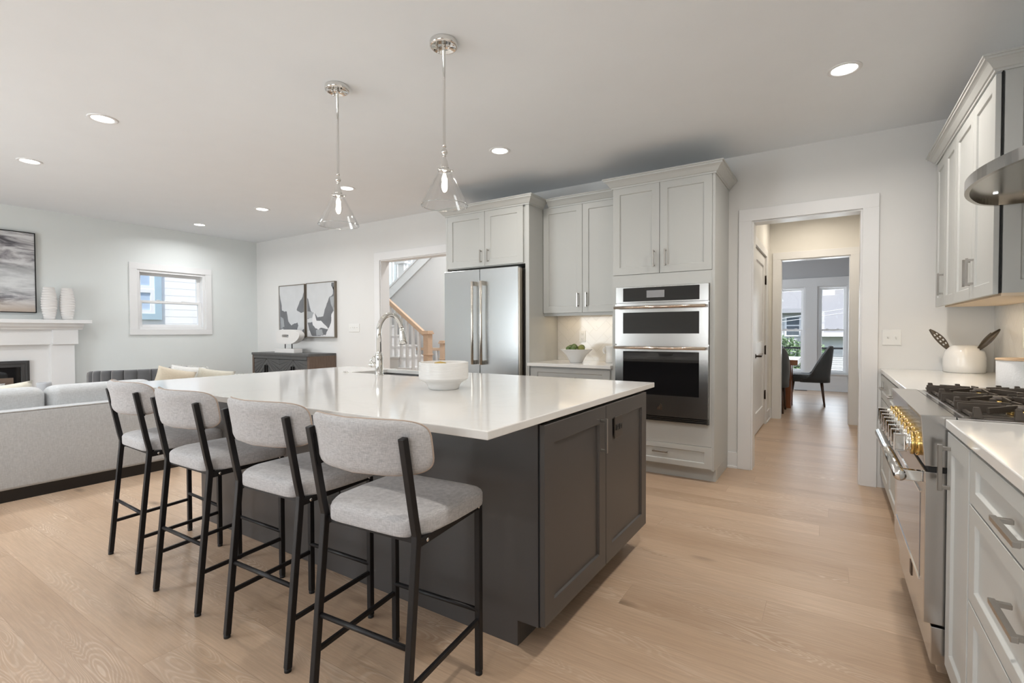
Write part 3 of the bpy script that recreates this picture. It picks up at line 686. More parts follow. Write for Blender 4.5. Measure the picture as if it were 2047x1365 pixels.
# upper cabinet over the coffee nook
t = thing('upper_cabinet', 'light grey two door wall cabinet between the refrigerator and the oven cabinet', 'cabinet', (-2.04,4.57,1.4))
frU = FR('-y', 4.43)
MB().box(-2.468,-1.618,4.43,YB-.002,1.40,2.462).build('carcass', M_CAB, t)
MB().box(-2.45,-1.635,4.455,YB-.02,1.386,1.40).build('underside', M_CABIN, t)
MB().box(-2.468,-1.618,4.432,4.45,1.372,1.402).build('light_rail', M_CAB, t)
d = shaker('door', t, frU, -2.466,-2.036,1.402,2.458, M_CAB, .062); pull(d, frU, -2.078, 1.525, True, .14)
d = shaker('door', t, frU, -2.032,-1.620,1.402,2.458, M_CAB, .062); pull(d, frU, -1.988, 1.525, True, .14)
crown(t, [(-2.40,4.41),(-1.618,4.41)], 2.452, M_CAB)
# base cabinet + counter
t = thing('base_cabinet', 'light grey base cabinet with a shaker drawer below the lime bowl counter', 'cabinet', (-2.04,4.44,0))
MB().box(-2.468,-1.618,YD,YB-.01,.10,.880).build('carcass', M_CAB, t)
MB().box(-2.468,-1.618,YD+.06,YB-.01,.0,.10).build('toe_kick', M_CAB, t)
d = shaker('drawer', t, frB, -2.455,-1.640,.70,.868, M_CAB, .075, rail=.040); pull(d, frB, -2.05, .785, False, .16)
d = shaker('door', t, frB, -2.455,-2.050,.115,.690, M_CAB); pull(d, frB, -2.09, .60)
d = shaker('door', t, frB, -2.046,-1.640,.115,.690, M_CAB); pull(d, frB, -2.005, .60)
tag(MB().box(-2.469,-1.617,4.085,YB-.012,.884,.914).build('countertop', M_QZ, bevel=.003), 'short white quartz countertop between the refrigerator and the wall ovens', 'countertop')
struct(MB().box(-2.469,-1.617,YB-.010,YB,.914,1.388).build('trim_13', M_TILE))   # herringbone backsplash
plate('wall_outlet', 'white wall outlet on the herringbone tile above the lime bowl', 'outlet', FR('-y', YB-.010), -2.178, 1.163, .072, .118, M_PLATE, [('socket',0,.027),('socket',0,-.027)])
# oven cabinet
t = thing('oven_cabinet', 'tall light grey cabinet that holds the double wall oven, with doors above and drawer below', 'cabinet', (-1.19,4.45,0))
mb = MB(); OX0,OX1 = -1.565,-.815
mb.box(-1.616,OX0,YD,YB-.002,.10,2.462); mb.box(OX1,-.790,YD,YB-.002,.10,2.462)
mb.box(OX0,OX1,YD,YB-.002,1.600,2.462); mb.box(OX0,OX1,YD,YB-.002,.10,.455); mb.box(OX0,OX1,YB-.06,YB-.002,.455,1.60)
mb.build('carcass', M_CAB, t)
MB().box(-.790,-.769,YF+.002,YB-.002,.10,2.462).box(-.790,-.769,YF+.075,YB-.002,0,.10).build('side_panel', M_CAB, t, bevel=.001, seg=1)
MB().box(-1.616,-.790,YF+.075,YF+.09,0,.10).build('toe_kick', M_CAB, t)
MB().box(-1.616,-.790,YD-.018,YD,1.597,1.698).build('face_rail', M_CAB, t)
MB().box(-1.616,-.790,YD-.018,YD,.292,.466).build('face_rail', M_CAB, t)
MB().box(-1.616,-1.574,YD-.018,YD,.466,1.597).build('face_stile', M_CAB, t); MB().box(-.806,-.790,YD-.018,YD,.466,1.597).build('face_stile', M_CAB, t)
frO = FR('-y', YD-.0)
d = shaker('door', t, frO, -1.612,-1.206,1.702,2.458, M_CAB, .062); pull(d, frO, -1.250, 1.825, True, .14)
d = shaker('door', t, frO, -1.202,-.792,1.702,2.458, M_CAB, .062); pull(d, frO, -1.155, 1.825, True, .14)
d = shaker('drawer', t, frO, -1.612,-.780,.114,.289, M_CAB, .062, rail=.042); pull(d, frO, -1.190, .215, False, .13)
crown(t, [(-1.616,4.42),(-1.616,YF),(-.769,YF),(-.769,YB-.003)], 2.452, M_CAB)
# double oven
t = thing('wall_oven', 'stainless steel double wall oven with black glass and two bar handles', 'oven', (-1.19,4.1,.47))
MB().box(-1.560,-.820,4.13,4.66,.475,1.585).build('housing', M_DARK, t)
MB().box(-1.572,-.808,4.121,4.132,.470,1.594).build('mounting_trim', M_SSO, t)
YO = 4.085; frV = FR('-y', YO+.022)
cp = MB().box(-1.572,-.808,YO+.012,4.121,1.456,1.594).build('control_panel', M_SSO, t, bevel=.002, seg=1)
MB().box(-1.505,-.878,YO+.008,YO+.013,1.468,1.583).build('display_glass', M_BLKG, cp)
MB().box(-1.300,-1.152,YO+.0065,YO+.0085,1.497,1.556).build('touch_display', mat('display_grey', (.30,.30,.31), .25), cp)
def oven_door(name, z0, z1, wz0, wz1, hz):
    dd = MB()
    dd.box(-1.572,-.808,YO,4.118,z0,wz0); dd.box(-1.572,-.808,YO,4.118,wz1,z1); dd.box(-1.572,-1.502,YO,4.118,wz0,wz1); dd.box(-.876,-.808,YO,4.118,wz0,wz1)
    dd = dd.build(name, M_SSO, t)
    MB().box(-1.503,-.875,YO+.002,YO+.012,wz0-.001,wz1+.001).build('glass_window', M_BLKG, dd)
    mb = MB(); mb.lathe([(.012,-.372),(.012,.372)], (-1.192,YO-.052,hz), 18, axis='x')
    for x in (-1.550,-.834): mb.box(x-.014,x+.014,YO-.052,YO,hz-.010,hz+.010)
    mb.build('bar_handle', mat('rose_steel', (.74,.62,.52), .15, 1), dd); return dd
oven_door('microwave_door', 1.108, 1.448, 1.196, 1.374, 1.416)
od = oven_door('oven_door', .516, 1.094, .688, 1.047, 1.078)
mb = MB(); mb.prism([(-1.208,.566),(-1.166,.566),(-1.166,.604),(-1.182,.622),(-1.182,.580),(-1.186,.580),(-1.186,.604),(-1.208,.580)],'y',YO-.003,YO); mb.build('emblem', mat('dark_bronze_emblem', (.10,.07,.05), .4, .6), od)
mb = MB()
for k in range(3): z = .474+.014*k; mb.box(-1.572,-.808,YO+.004,4.118,z,z+.005)
mb.box(-1.572,-1.562,YO+.004,4.118,.472,.512); mb.box(-.818,-.808,YO+.004,4.118,.472,.512)
mb.build('vent_grille', M_SSO, t); MB().box(-1.562,-.818,YO+.02,4.118,.472,.514).build('vent_recess', M_DARK, t)

# ============================================================ ISLAND
IY0, IY1, IX0, IX1 = 1.593, 2.74, -3.45, -.89
t = thing('kitchen_island', 'dark charcoal kitchen island with shaker doors on its end', 'kitchen island', (-2.2,2.15,0))
mb = MB()
mb.box(IX0,IX1-.03,IY0+.018,IY1,.10,.60); mb.box(IX0,-1.007,IY0+.018,IY1-.02,0,.10)
mb.build('carcass', M_ISL, t)
MB().box(IX0,IX1-.03,IY1-.02,IY1,.60,.884).build('back_panel', M_ISL, t); MB().box(IX0,IX0+.02,IY0+.018,IY1-.02,.60,.884).build('end_panel', M_ISL, t)
MB().prism([(IX0,0),(-1.007,0),(-1.007,.10),(-.915,.10),(-.915,.884),(IX0,.884)],'y',IY0,IY0+.018).build('front_panel', M_ISL, t, bevel=.001, seg=1)
MB().box(-.9199,-.908,IY0+.004,IY1,.101,.884).build('end_gap', M_DARK, t)
MB().box(IX1-.02,IX1-.001,IY0+.04,IY1-.01,.14,.875).build('end_stile', M_ISL, t)
frI = FR('+x', IX1)
d = shaker('door', t, frI, 1.562,2.144,.130,.874, M_ISL, .075, rec=.010); pull(d, frI, 2.085, .745, True, .155)
d = shaker('door', t, frI, 2.148,2.736,.130,.874, M_ISL, .075, rec=.010)
# quartz top with sink cut-out
def slab_hole(x0,x1,y0,y1,z0,z1,h):
    hx0,hx1,hy0,hy1 = h; r = .03; mb = MB()
    O = [(x0,y0),(x1,y0),(x1,y1),(x0,y1)]; I = [(hx0,hy0),(hx1,hy0),(hx1,hy1),(hx0,hy1)]
    vs = [(*p,z) for z in (z0,z1) for p in O+I]
    fs = []
    for k in range(4):
        j = (k+1)%4
        fs += [(8+k,8+j,12+j,12+k),(k,4+k,4+j,j),(k,j,8+j,8+k),(4+k,12+k,12+j,4+j)]
    mb.add(vs, fs); return mb
SK = (-3.03,-2.29,2.455,2.815)
tag(slab_hole(-3.585,-.870,1.210,2.891,.886,.914,SK).build('island_countertop', M_QZ, bevel=.003), 'large white quartz top of the kitchen island with an undermount sink', 'countertop')
t = thing('sink', 'stainless steel undermount sink set in the island countertop', 'sink', (-2.66,2.63,.68))
mb = MB(); a,b,c,d_ = SK
mb.box(a-.012,a,c-.012,d_+.012,.66,.886); mb.box(b,b+.012,c-.012,d_+.012,.66,.886); mb.box(a,b,c-.012,c,.66,.886); mb.box(a,b,d_,d_+.012,.66,.886); mb.box(a,b,c,d_,.66,.672)
mb.build('basin', M_SS, t); MB().lathe([(.0,.672),(.04,.672),(.042,.676),(.03,.678)], (-2.66,2.64,0), 24).build('drain', M_CHR, t)
# faucet
FX,FY = -2.652,2.392; z0 = .914
t = thing('faucet', 'polished chrome gooseneck kitchen faucet standing beside the sink', 'faucet', (FX,FY,z0))
MB().lathe([(.031,0),(.031,.006),(.027,.012),(.026,.12),(.027,.135),(.022,.150),(.0185,.16)], (FX,FY,z0), 28).build('body', M_CHR, t)
# spout arc bends in the vertical plane towards the basin, seen swinging to the right
ad = Vector((.30,.95,0)).normalized(); pts = [Vector((FX,FY,z0+.15)), Vector((FX,FY,z0+.30))]; R_ = .088; top = Vector((FX,FY,z0+.30))
for k in range(1,15):
    a = math.pi*k/14*.93; pts.append(top+ad*(R_-R_*math.cos(a))+Vector((0,0,R_*math.sin(a)*1.42)))
end = pts[-1]; dirn = (pts[-1]-pts[-2]).normalized()
MB().tube(pts, .0172, 20).build('spout', M_CHR, t)
dirn = (dirn+Vector((0,0,-1.2))).normalized()
MB().tube([end, end+dirn*.02, end+dirn*.075, end+dirn*.110, end+dirn*.116], [.0185,.020,.027,.031,.026], 24).build('spray_head', M_CHR, t)
lv = MB(); lv.lathe([(.018,0),(.019,.02),(.017,.045),(.012,.052)], (FX-.018,FY,z0+.072), 20, axis='x')
side = Vector((-.93,-.36,0)).normalized(); b0 = Vector((FX,FY,z0+.072))+side*.02
lv = MB(); lv.tube([b0, b0+side*.035], .019, 20); lv.tube([b0+side*.035, b0+side*.042], .020, 20)
lv.tube([b0+side*.030+Vector((0,0,.012)), b0+side*.045+Vector((0,0,.030)), b0+side*.012+Vector((0,0,.062))], [.006,.008,.006], 12)
lv.tube([b0+side*.04, b0+side*.055+Vector((0,0,.002))], [.010,.013], 14); lv.build('side_lever', M_CHR, t)
tag(MB().lathe([(.022,0),(.022,.003),(.014,.004),(.014,.008),(.008,.009)], (-3.045,2.42,.914), 24).build('air_switch', M_CHR), 'small round chrome button on the island countertop left of the faucet', 'air switch')
# outlets on the island
M_BLKP = mat('black_plastic', (.02,.02,.02), .35); M_BRZ = mat('bronze_plate', (.09,.075,.065), .3, .6)
plate('island_outlet', 'dark outlet plate set in the upper corner of the far island end door', 'outlet', FR('+x', -.872), 2.300, .752, .105, .105, M_BRZ, [('socket',-.022,0),('socket',.022,0)], mh=M_BLKP)
plate('island_outlet', 'black outlet on the dark island front behind the stools', 'outlet', FR('-y', IY0), -2.10, .40, .09, .115, M_BLKP, [('socket',0,.027),('socket',0,-.027)])
# ribbed bowl on the island
bx_,by_ = -1.722,1.998
t = thing('ribbed_bowl', 'large white ribbed ceramic bowl on a narrow foot standing on the island', 'bowl', (bx_,by_,.914))
prof = [(.074,0),(.080,.003),(.084,.014),(.090,.028),(.104,.040),(.120,.048),(.128,.056)]
for k in range(11): z = .058+k*.0074; prof += [(.1302,z+.001),(.1310,z+.003),(.1310,z+.005),(.1301,z+.0072)]
prof += [(.1300,.141),(.128,.143),(.124,.141),(.122,.075),(.10,.05),(.05,.035),(.0,.033)]
MB().lathe(prof, (bx_,by_,.914), 64).build('bowl_body', M_CER, t)
tag(MB().lathe([(.0,0),(.034,.004),(.040,.018),(.030,.034),(.0,.040)], (bx_-.055,by_+.035,1.016), 20).build('dried_pod', mat('ochre_pod', (.52,.36,.10), .8, bump=.8, bscale=90)), 'ochre dried fruit peeking over the rim of the ribbed bowl', 'decoration')

# ============================================================ COUNTER NOOK
cx_,cy_ = -2.080,4.370
tag(MB().lathe([(.058,0),(.062,.004),(.064,.010),(.100,.075),(.150,.122),(.160,.130),(.156,.131),(.140,.122),(.09,.070),(.05,.02),(0,.018)], (cx_,cy_,.914), 40).build('fruit_bowl', M_CER), 'white flared bowl full of green limes on the back counter', 'bowl')
M_LIME = mat('lime_skin', (.11,.17,.05), .35, bump=.3, bscale=200, var=.3, vscale=12)
limes = [(-.065,-.03,1.045,'left front'),(.0,-.055,1.052,'front middle'),(.062,-.02,1.052,'right front, the brownest'),(-.03,.02,1.066,'top middle'),(.04,.045,1.058,'right rear'),(-.075,.035,1.055,'left rear'),(0,.085,1.045,'rear')]
for k,(dx,dy,z,wh) in enumerate(limes):
    p = [(0,-.034),(.008,-.031),(.022,-.022),(.029,-.008),(.030,.004),(.024,.018),(.011,.029),(.004,.033),(0,.036)]
    lm = MB().lathe(p, (0,0,0), 18, axis='x').build('lime', M_LIME if k != 2 else mat('olive_lime_skin', (.22,.23,.05), .35, bump=.3, bscale=200, var=.3, vscale=12))
    lm.location = (cx_+dx,cy_+dy,z); lm.rotation_euler = (random.random(),random.random()*.8,random.random()*3)
    tag(lm, 'green lime in the white flared bowl, %s of the pile' % wh, 'lime', 'limes in the bowl')
px_,py_ = -1.775,4.50
t = thing('pitcher', 'small white ceramic pitcher beside the oven cabinet on the back counter', 'pitcher', (px_,py_,.914))
MB().lathe([(.048,0),(.052,.004),(.050,.05),(.046,.10),(.050,.145),(.056,.165),(.052,.165),(.044,.13),(.044,.01),(0,.008)], (px_,py_,.914), 32).build('body', M_CER, t)
for k in (0,1):
    c0 = Vector((px_-.050,py_-.03*k,1.04)); MB().tube([c0+Vector((-.024*math.sin(a)+.004,0,.030*math.cos(a)-.008)) for a in [math.pi*j/9 for j in range(10)]], .006, 10).build('handle', M_CER, t)

# ============================================================ RIGHT RUN
RX = .325+.02; frR = FR('-x', RX)      # cabinet faces look towards -x
CZ = .922
t = thing('upper_cabinet', 'light grey wall cabinet with four tall doors left of the range hood', 'cabinet', (.8,3.85,1.38))
UX = .62; frX = FR('-x', UX+.02); UY0,UY1 = 3.090,4.578
MB().box(UX+.024,XR-.002,UY0+.016,UY1,1.392,2.385).build('carcass', M_CAB, t)
MB().box(UX+.05,XR-.01,UY0+.02,UY1-.02,1.378,1.392).build('underside', M_CABIN, t)
MB().box(UX+.021,UX+.026,UY0,UY1,1.385,2.384).build('door_gap', M_DARK, t)
ed = [(4.576,4.262),(4.258,3.942),(3.938,3.512),(3.508,3.098)]
for k,(a,b) in enumerate(ed):
    d = shaker('door', t, frX, b,a,1.380,2.378, M_CAB, .060)
    u = {0:b+.035,2:b+.035,3:a-.035}.get(k)
    if u: pull(d, frX, u, 1.520, True, .145)
shaker('end_panel', t, FR('-y', UY0+.016), UX+.030,XR-.003,1.382,2.385, M_CAB, .06, th=.014, rec=.008)
MB().box(UX+.028,XR-.003,UY0-.000,UY0+.018,1.370,1.384).build('bottom_rail', M_CABIN, t)
crown(t, [(XR-.003,UY1),(UX,UY1),(UX,UY0),(XR-.003,UY0)], 2.384, M_CAB, .80)
# tiles
struct(MB().box(XR-.010,XR,YS,YB-.001,CZ,2.0).build('trim_14', M_TILE))
plate('wall_outlet', 'white outlet seen edge-on on the tiled wall right of the utensil crock', 'outlet', FR('-x', XR-.010), 4.06, 1.17, .075, .12, M_PLATE, [('rocker',0,0)])
plate('light_switch', 'white double toggle switch plate beside the hall opening', 'light switch', FR('-y', YB), .389, 1.163, .116, .118, M_PLATE, [('toggle',-.024,0),('toggle',.024,0)])
plate('light_switch', 'white four gang switch plate between the framed paintings and the foyer opening', 'light switch', FR('-y', YB), -5.765, 1.277, .225, .115, M_PLATE, [('toggle',-.069,0),('toggle',-.023,0),('toggle',.023,0),('toggle',.069,0)])
# far base cabinets
t = thing('base_cabinet', 'light grey base cabinets beyond the range, against the hall wall', 'cabinet', (.65,3.9,0))
MB().box(RX,XR-.002,3.085,YB-.002,.10,.890).box(RX+.07,XR-.002,3.085,YB-.002,0,.10).build('carcass', M_CAB, t)
for a,b in ((3.10,3.60),(3.604,4.10),(4.104,4.66)):
    d = shaker('drawer', t, frR, a,b,.71,.880, M_CAB, .055, rail=.042); pull(d, frR, (a+b)/2, .80, False, .15)
    d = shaker('door', t, frR, a,b,.115,.702, M_CAB); pull(d, frR, a+.05, .60)
MB().box(RX-.018,RX,4.662,YB-.002,.115,.880).build('filler', M_CAB, t)
tag(MB().box(.321,XR-.011,3.079,YB-.001,.892,CZ).build('countertop', M_QZ, bevel=.003), 'white quartz countertop beyond the range, carrying the utensil crock', 'countertop')
# near base cabinets
NY1 = 2.140
t = thing('pullout_cabinet', 'narrow light grey pull-out cabinet with one tall handle right of the range', 'cabinet', (.65,1.98,0))
MB().box(RX,XR-.002,1.828,NY1,.10,.890).box(RX+.07,XR-.002,1.828,NY1,0,.10).build('carcass', M_CAB, t)
d = shaker('door', t, frR, 1.836,2.134,.108,.882, M_CAB, .062); pull(d, frR, 2.085, .772, True, .150, sec=.012)
t = thing('drawer_cabinet', 'light grey three drawer cabinet at the right edge with long bar handles', 'cabinet', (.65,1.4,0))
MB().box(RX,XR-.002,.90,1.826,.10,.890).box(RX+.07,XR-.002,.90,1.826,0,.10).build('carcass', M_CAB, t)
for a,b in ((.742,.882),(.474,.736),(.108,.468)):
    d = shaker('drawer', t, frR, .906,1.822,a,b, M_CAB, .062, rail=.040); pull(d, frR, 1.364, {.742:.812,.474:.632,.108:.34}[a], False, .165, sec=.012, post=.036)
t = thing('base_cabinet', 'light grey base cabinet just beside the photographer, end of the right counter', 'cabinet', (.65,.4,0))
MB().box(RX,XR-.002,-1.2,.898,.10,.890).box(RX+.07,XR-.002,-1.2,.898,0,.10).build('carcass', M_CAB, t)
for a,b in ((.20,.892),(-.5,.196),(-1.19,-.504)): d = shaker('door', t, frR, a,b,.108,.882, M_CAB); pull(d, frR, b-.05, .76)
tag(MB().box(.321,XR-.011,-1.22,2.146,.892,CZ).build('countertop', M_QZ, bevel=.003), 'white quartz countertop in the right foreground beside the range', 'countertop')

# ------------------------------------------------------------ range
RY0,RY1 = 2.155,3.074; RF = .255; TOPZ = .930
t = thing('gas_range', 'stainless steel gas range with brass ringed knobs and black grates', 'range', (.6,2.61,0))
MB().box(.33,XR-.03,RY0+.004,RY1-.004,.10,.905).build('body', mat('range_body_grey', (.28,.28,.28), .35, .9), t)
mb = MB()   # control head with a slightly raked face
mb.prism([(RF,TOPZ),(RF+.003,TOPZ-.012),(.270,.757),(.350,.757),(.350,TOPZ-.002),(.350,TOPZ)],'y',RY0,RY1)
mb.build('control_head', M_SSY, t, bevel=.003)
MB().box(.352,XR-.02,RY0,RY1,.905,TOPZ-.003).build('cooktop_frame', M_SSY, t, bevel=.002)
MB().box(.372,XR-.06,RY0+.028,RY1-.012,TOPZ-.004,TOPZ+.000).build('cooktop_well', mat('cooktop_steel', (.34,.31,.28), .28, .9), t)
MB().box(.349,.353,RY0,RY1,.90,TOPZ-.0015).build('top_gap', M_DARK, t)
MB().box(.28,.33,RY0+.004,RY1-.004,.738,.757).build('head_gap', M_DARK, t)
dr = MB().box(.272,.329,RY0+.002,RY1-.002,.222,.737).build('oven_door', M_SSY, t, bevel=.002)
MB().box(.2705,.2725,RY0+.10,RY1-.10,.335,.640).build('glass_window', mat('dark_mirror_glass', (.25,.26,.29), .06, .9), dr)
MB().box(.268,.2722,RY0+.098,RY1-.098,.327,.335).box(.268,.2722,RY0+.098,RY1-.098,.640,.646).build('window_trim', M_CHR, dr)
MB().box(.2685,.2722,2.44,2.475,.262,.315).build('emblem', mat('dark_bronze_emblem', (.10,.07,.05), .4, .6), dr)
mb = MB(); hx,hz = .207,.708
mb.lathe([(.010,-.434),(.019,-.430),(.019,.430),(.010,.434)], (hx,2.6145,hz), 28, axis='y')
hd = mb.build('oven_handle', mat('bright_steel', (.72,.71,.69), .17, 1), dr)
for y in (2.215,3.014): mb = MB(); mb.box(hx-.006,.272,y-.012,y+.012,hz-.020,hz+.018); mb.build('bracket', M_CHR, dr, bevel=.003)
MB().box(.292,.335,RY0+.004,RY1-.004,.085,.212).build('kick_panel', M_SSY, t, bevel=.002)
MB().box(.310,.335,RY0+.004,RY1-.004,.063,.086).build('kick_lip', M_SSY, t)
for y in (2.20,3.03):
    for x in (.40,.90): MB().lathe([(.018,0),(.018,.02),(.012,.03),(.012,.10)], (x,y,0), 16).build('foot', M_RUB, t)
# knobs
face = lambda z: RF+(TOPZ-z)/(TOPZ-.757)*.015
for k in range(8):
    y = 2.247+k*.1005; z = .816; fx = face(z)
    kb = MB().lathe([(.041,.004),(.043,.0),(.043,-.008),(.038,-.010),(.037,-.013),(.041,-.015),(.041,-.023),(.038,-.025)], (fx,y,z), 36, axis='x').build('knob', M_BRASS, t)
    MB().lathe([(.031,0),(.031,-.003),(.0285,-.004),(.031,-.006),(.0285,-.008),(.031,-.010),(.0285,-.012),(.030,-.016)], (fx-.022,y,z), 28, axis='x').build('knob_collar', M_CHR, kb)
    mb = MB(); xg = fx-.035; z -= .003
    mb.box(xg-.036,xg-.031,y-.010,y+.010,z-.031,z+.031); mb.box(xg-.006,xg,y-.010,y+.010,z-.031,z+.031); mb.box(xg-.031,xg-.006,y-.010,y+.010,z+.026,z+.031); mb.box(xg-.031,xg-.006,y-.010,y+.010,z-.031,z-.026); mb.box(xg-.031,xg-.006,y-.006,y+.006,z-.026,z+.026)
    mb.build('knob_grip', M_CHR, kb, bevel=.001)
# burners
burn = [(x,y) for x in (.548,.800) for y in (2.310,2.612,2.915)]
for x,y in burn:
    b = MB().lathe([(.045,0),(.047,.004),(.045,.016),(.042,.020)], (x,y,TOPZ), 32).build('burner', M_BRASS, t)
    MB().lathe([(.047,.019),(.050,.022),(.047,.029),(.0,.031)], (x,y,TOPZ), 32).build('burner_cap', M_IRON, b)
# grates: three cast iron grates, each over two burners
def grate(yc):
    mb = MB(); h = .146; zt = TOPZ+.034; xa,xb = .372,XR-.055
    for y in (yc-h,yc+h):
        mb.box(xa+.012,xb-.012,y-.004,y+.004,TOPZ+.002,TOPZ+.009)
        for x in (.402,.500,.640,.700,.830,.895):
            mb.hexa([(x-.012,y-.009,TOPZ),(x+.014,y-.009,TOPZ),(x+.014,y+.009,TOPZ),(x-.012,y+.009,TOPZ),(x-.010,y-.007,zt+.001),(x+.005,y-.007,zt+.001),(x+.005,y+.007,zt+.001),(x-.010,y+.007,zt+.001)])
    for x in (xa+.016,xb-.016): mb.box(x-.005,x+.005,yc-h,yc+h,TOPZ+.004,TOPZ+.014)
    for s_ in (-1,1):
        for x0_,x1_ in ((xa,.494),(.602,.748),(.852,xb)): mb.box(x0_,x1_,yc+s_*.028-.0035,yc+s_*.028+.0035,TOPZ+.003,zt)
    for cx in (.548,.800):
        for dx,dy in ((0,1),(0,-1),(.7,.7),(-.7,.7),(.7,-.7),(-.7,-.7)):
            L1 = .140 if dx == 0 else .165
            mb.bar([(cx+dx*.040,yc+dy*.040,zt-.009),(cx+dx*L1,yc+dy*L1,zt-.013)], .0075, .018 if dx == 0 else .020, (-dy,dx,0))
    return mb.build('grate', M_IRON, t, bevel=.001, seg=1)
for a in (2.310,2.612,2.915): grate(a)

# ------------------------------------------------------------ hood
t = thing('range_hood', 'stainless steel canopy range hood with a bowed front edge', 'range hood', (.75,2.62,1.775))
HY0,HY1 = 2.155,3.070; HZ = 1.775
def hood_outline(off=0, z=0):
    pts = []; yc = (HY0+HY1)/2; hw = (HY1-HY0)/2-off; n = 40
    for k in range(n+1):
        dy = hw*math.sin(math.pi/2*(-1+2*k/n)); e = abs(dy)/hw
        pts.append((.447+off+.66*dy*dy+.035*max(0,e-.80)**2/.04, yc-dy, z))
    return [(XR-.004, yc+hw, z)]+pts+[(XR-.004, yc-hw, z)]
def ring(off, z): return hood_outline(off, z)
mb = MB(); mb.loft([ring(.0,HZ),ring(0,HZ+.042),ring(.004,HZ+.044),ring(.012,HZ+.044)], False, 0, False, True)
mb.build('rim_band', M_SSY, t, weld=False)
mb = MB(); mb.loft([ring(.0,HZ),ring(.016,HZ),ring(.016,HZ+.030)], False, 0, False, True); mb.build('rim_lip', mat('warm_dark_steel', (.40,.36,.31), .2, 1), t)
def shrink(f, z):
    yc = (HY0+HY1)/2; out = []
    for x,y,_ in hood_outline(.012,0):
        out.append((XR-.004-(XR-.004-x)*f if x < XR-.01 else x, yc+(y-yc)*f, z))
    return out
mb = MB(); mb.loft([shrink(1,HZ+.044),shrink(.86,HZ+.075),shrink(.62,HZ+.16),shrink(.42,HZ+.28)], False, 0, True, True); mb.build('canopy', M_SSY, t)
mb = MB(); mb.add(hood_outline(.014,HZ+.026), [tuple(range(43))]); mb.build('underside', mat('hood_underside', (.55,.52,.47), .22, .95), t)
for k in range(3):
    y = 2.30+k*.225; f_ = MB().box(.68,.92,y,y+.19,HZ+.012,HZ+.025).build('baffle_filter', mat('filter_steel', (.66,.58,.46), .3, .9), t)
    mb = MB(); 
    for j in range(7): mb.box(.695+j*.031,.707+j*.031,y+.01,y+.18,HZ+.006,HZ+.013)
    mb.build('baffle_slats', M_SSY, f_)
for y in (2.33,2.90): MB().lathe([(.008,0),(.008,.004),(0,.004)], (.585,y,HZ+.022), 24).build('hood_lamp', emis('hood_lamp_glow', (.9,.95,1), 2), t)
MB().box(.70,XR-.004,2.47,2.76,HZ+.25,CE-.002).build('chimney', M_SSY, t)

# ------------------------------------------------------------ counter things
ux,uy = .782,4.600
t = thing('utensil_crock', 'rounded white ceramic crock standing on the far right counter', 'crock', (ux,uy,CZ))
MB().lathe([(.104,0),(.112,.004),(.115,.05),(.114,.105),(.106,.145),(.088,.172),(.066,.187),(.060,.190),(.055,.186),(.058,.172),(.095,.14),(.104,.09),(.104,.012),(0,.010)], (ux,uy,CZ), 48).build('crock_body', M_CER, t)
M_UT = mat('bronze_brown_nylon', (.085,.065,.045), .3)
def utensil(name, label, base, tip, wmax, tw, slots=False, curve=.02):
    b = Vector(base); e = Vector(tip); d = e-b; L_ = d.length; dn = d.normalized()
    side = Vector(tw).normalized(); side = (side-dn*side.dot(dn)).normalized(); nr = dn.cross(side)
    t = thing(name, label, 'kitchen utensil', tuple(b), 'utensils in the white crock')
    MB().tube([b, b+dn*L_*.56], [.0055,.0065], 10).build('handle', M_UT, t)
    mb = MB(); n = 14; rows = []
    for i in range(n+1):
        f = i/n; s_ = math.sin(math.pi*min(1,f*.93+.03))**.75*wmax; c = b+dn*L_*(.44+.56*f)+nr*curve*math.sin(math.pi*f)
        rows.append([(c+side*s_*u+nr*abs(u)**2*.012) for u in (-1,-.66,-.33,0,.33,.66,1)])
    vs = [p for r in rows for p in r]; fs = []
    for i in range(n):
        for j in range(6):
            if slots and j in (1,3,4) and 4 <= i <= 10 and i%2==0: continue
            fs.append((i*7+j,i*7+j+1,i*7+8+j,i*7+7+j))
    mb.add(vs, fs, 0, True); o = mb.build('head', M_UT, t)
    md = o.modifiers.new('thickness','SOLIDIFY'); md.thickness = .0035
    return t
utensil('slotted_spoon', 'bronze brown slotted spoon leaning left out of the white crock', (ux+.02,uy,CZ+.03), (.596,4.58,1.225), .027, (.55,.35,.76), True, -.012)
utensil('serving_spoon', 'bronze brown spoon leaning right out of the white crock, nearer of the two', (ux-.03,uy-.02,CZ+.03), (.945,4.52,1.222), .021, (-.45,.10,.80), False, .022)
utensil('serving_spoon', 'narrow bronze brown spatula behind the right leaning spoon in the crock', (ux+.02,uy+.03,CZ+.03), (.925,4.60,1.195), .013, (-.3,.9,.5), False, .006)
kx,ky = .842,3.50
t = thing('canister', 'white textured canister with a pale wooden lid beside the range', 'canister', (kx,ky,CZ))
MB().lathe([(.118,0),(.122,.004),(.123,.138),(.118,.140),(0,.140)], (kx,ky,CZ), 48).build('canister_body', mat('textured_white', (.74,.745,.75), .85, bump=1.0, bscale=130), t)
MB().lathe([(.125,.140),(.127,.143),(.125,.149),(0,.150)], (kx,ky,CZ), 48).build('wooden_lid', mat('pale_wood', (.66,.47,.30), .5, var=.1), t)
MB().box(kx-.02,kx+.04,ky-.015,ky+.015,CZ+.150,CZ+.158).build('lid_grip', mat('pale_wood', (.66,.47,.30), .5, var=.1), t, bevel=.004)

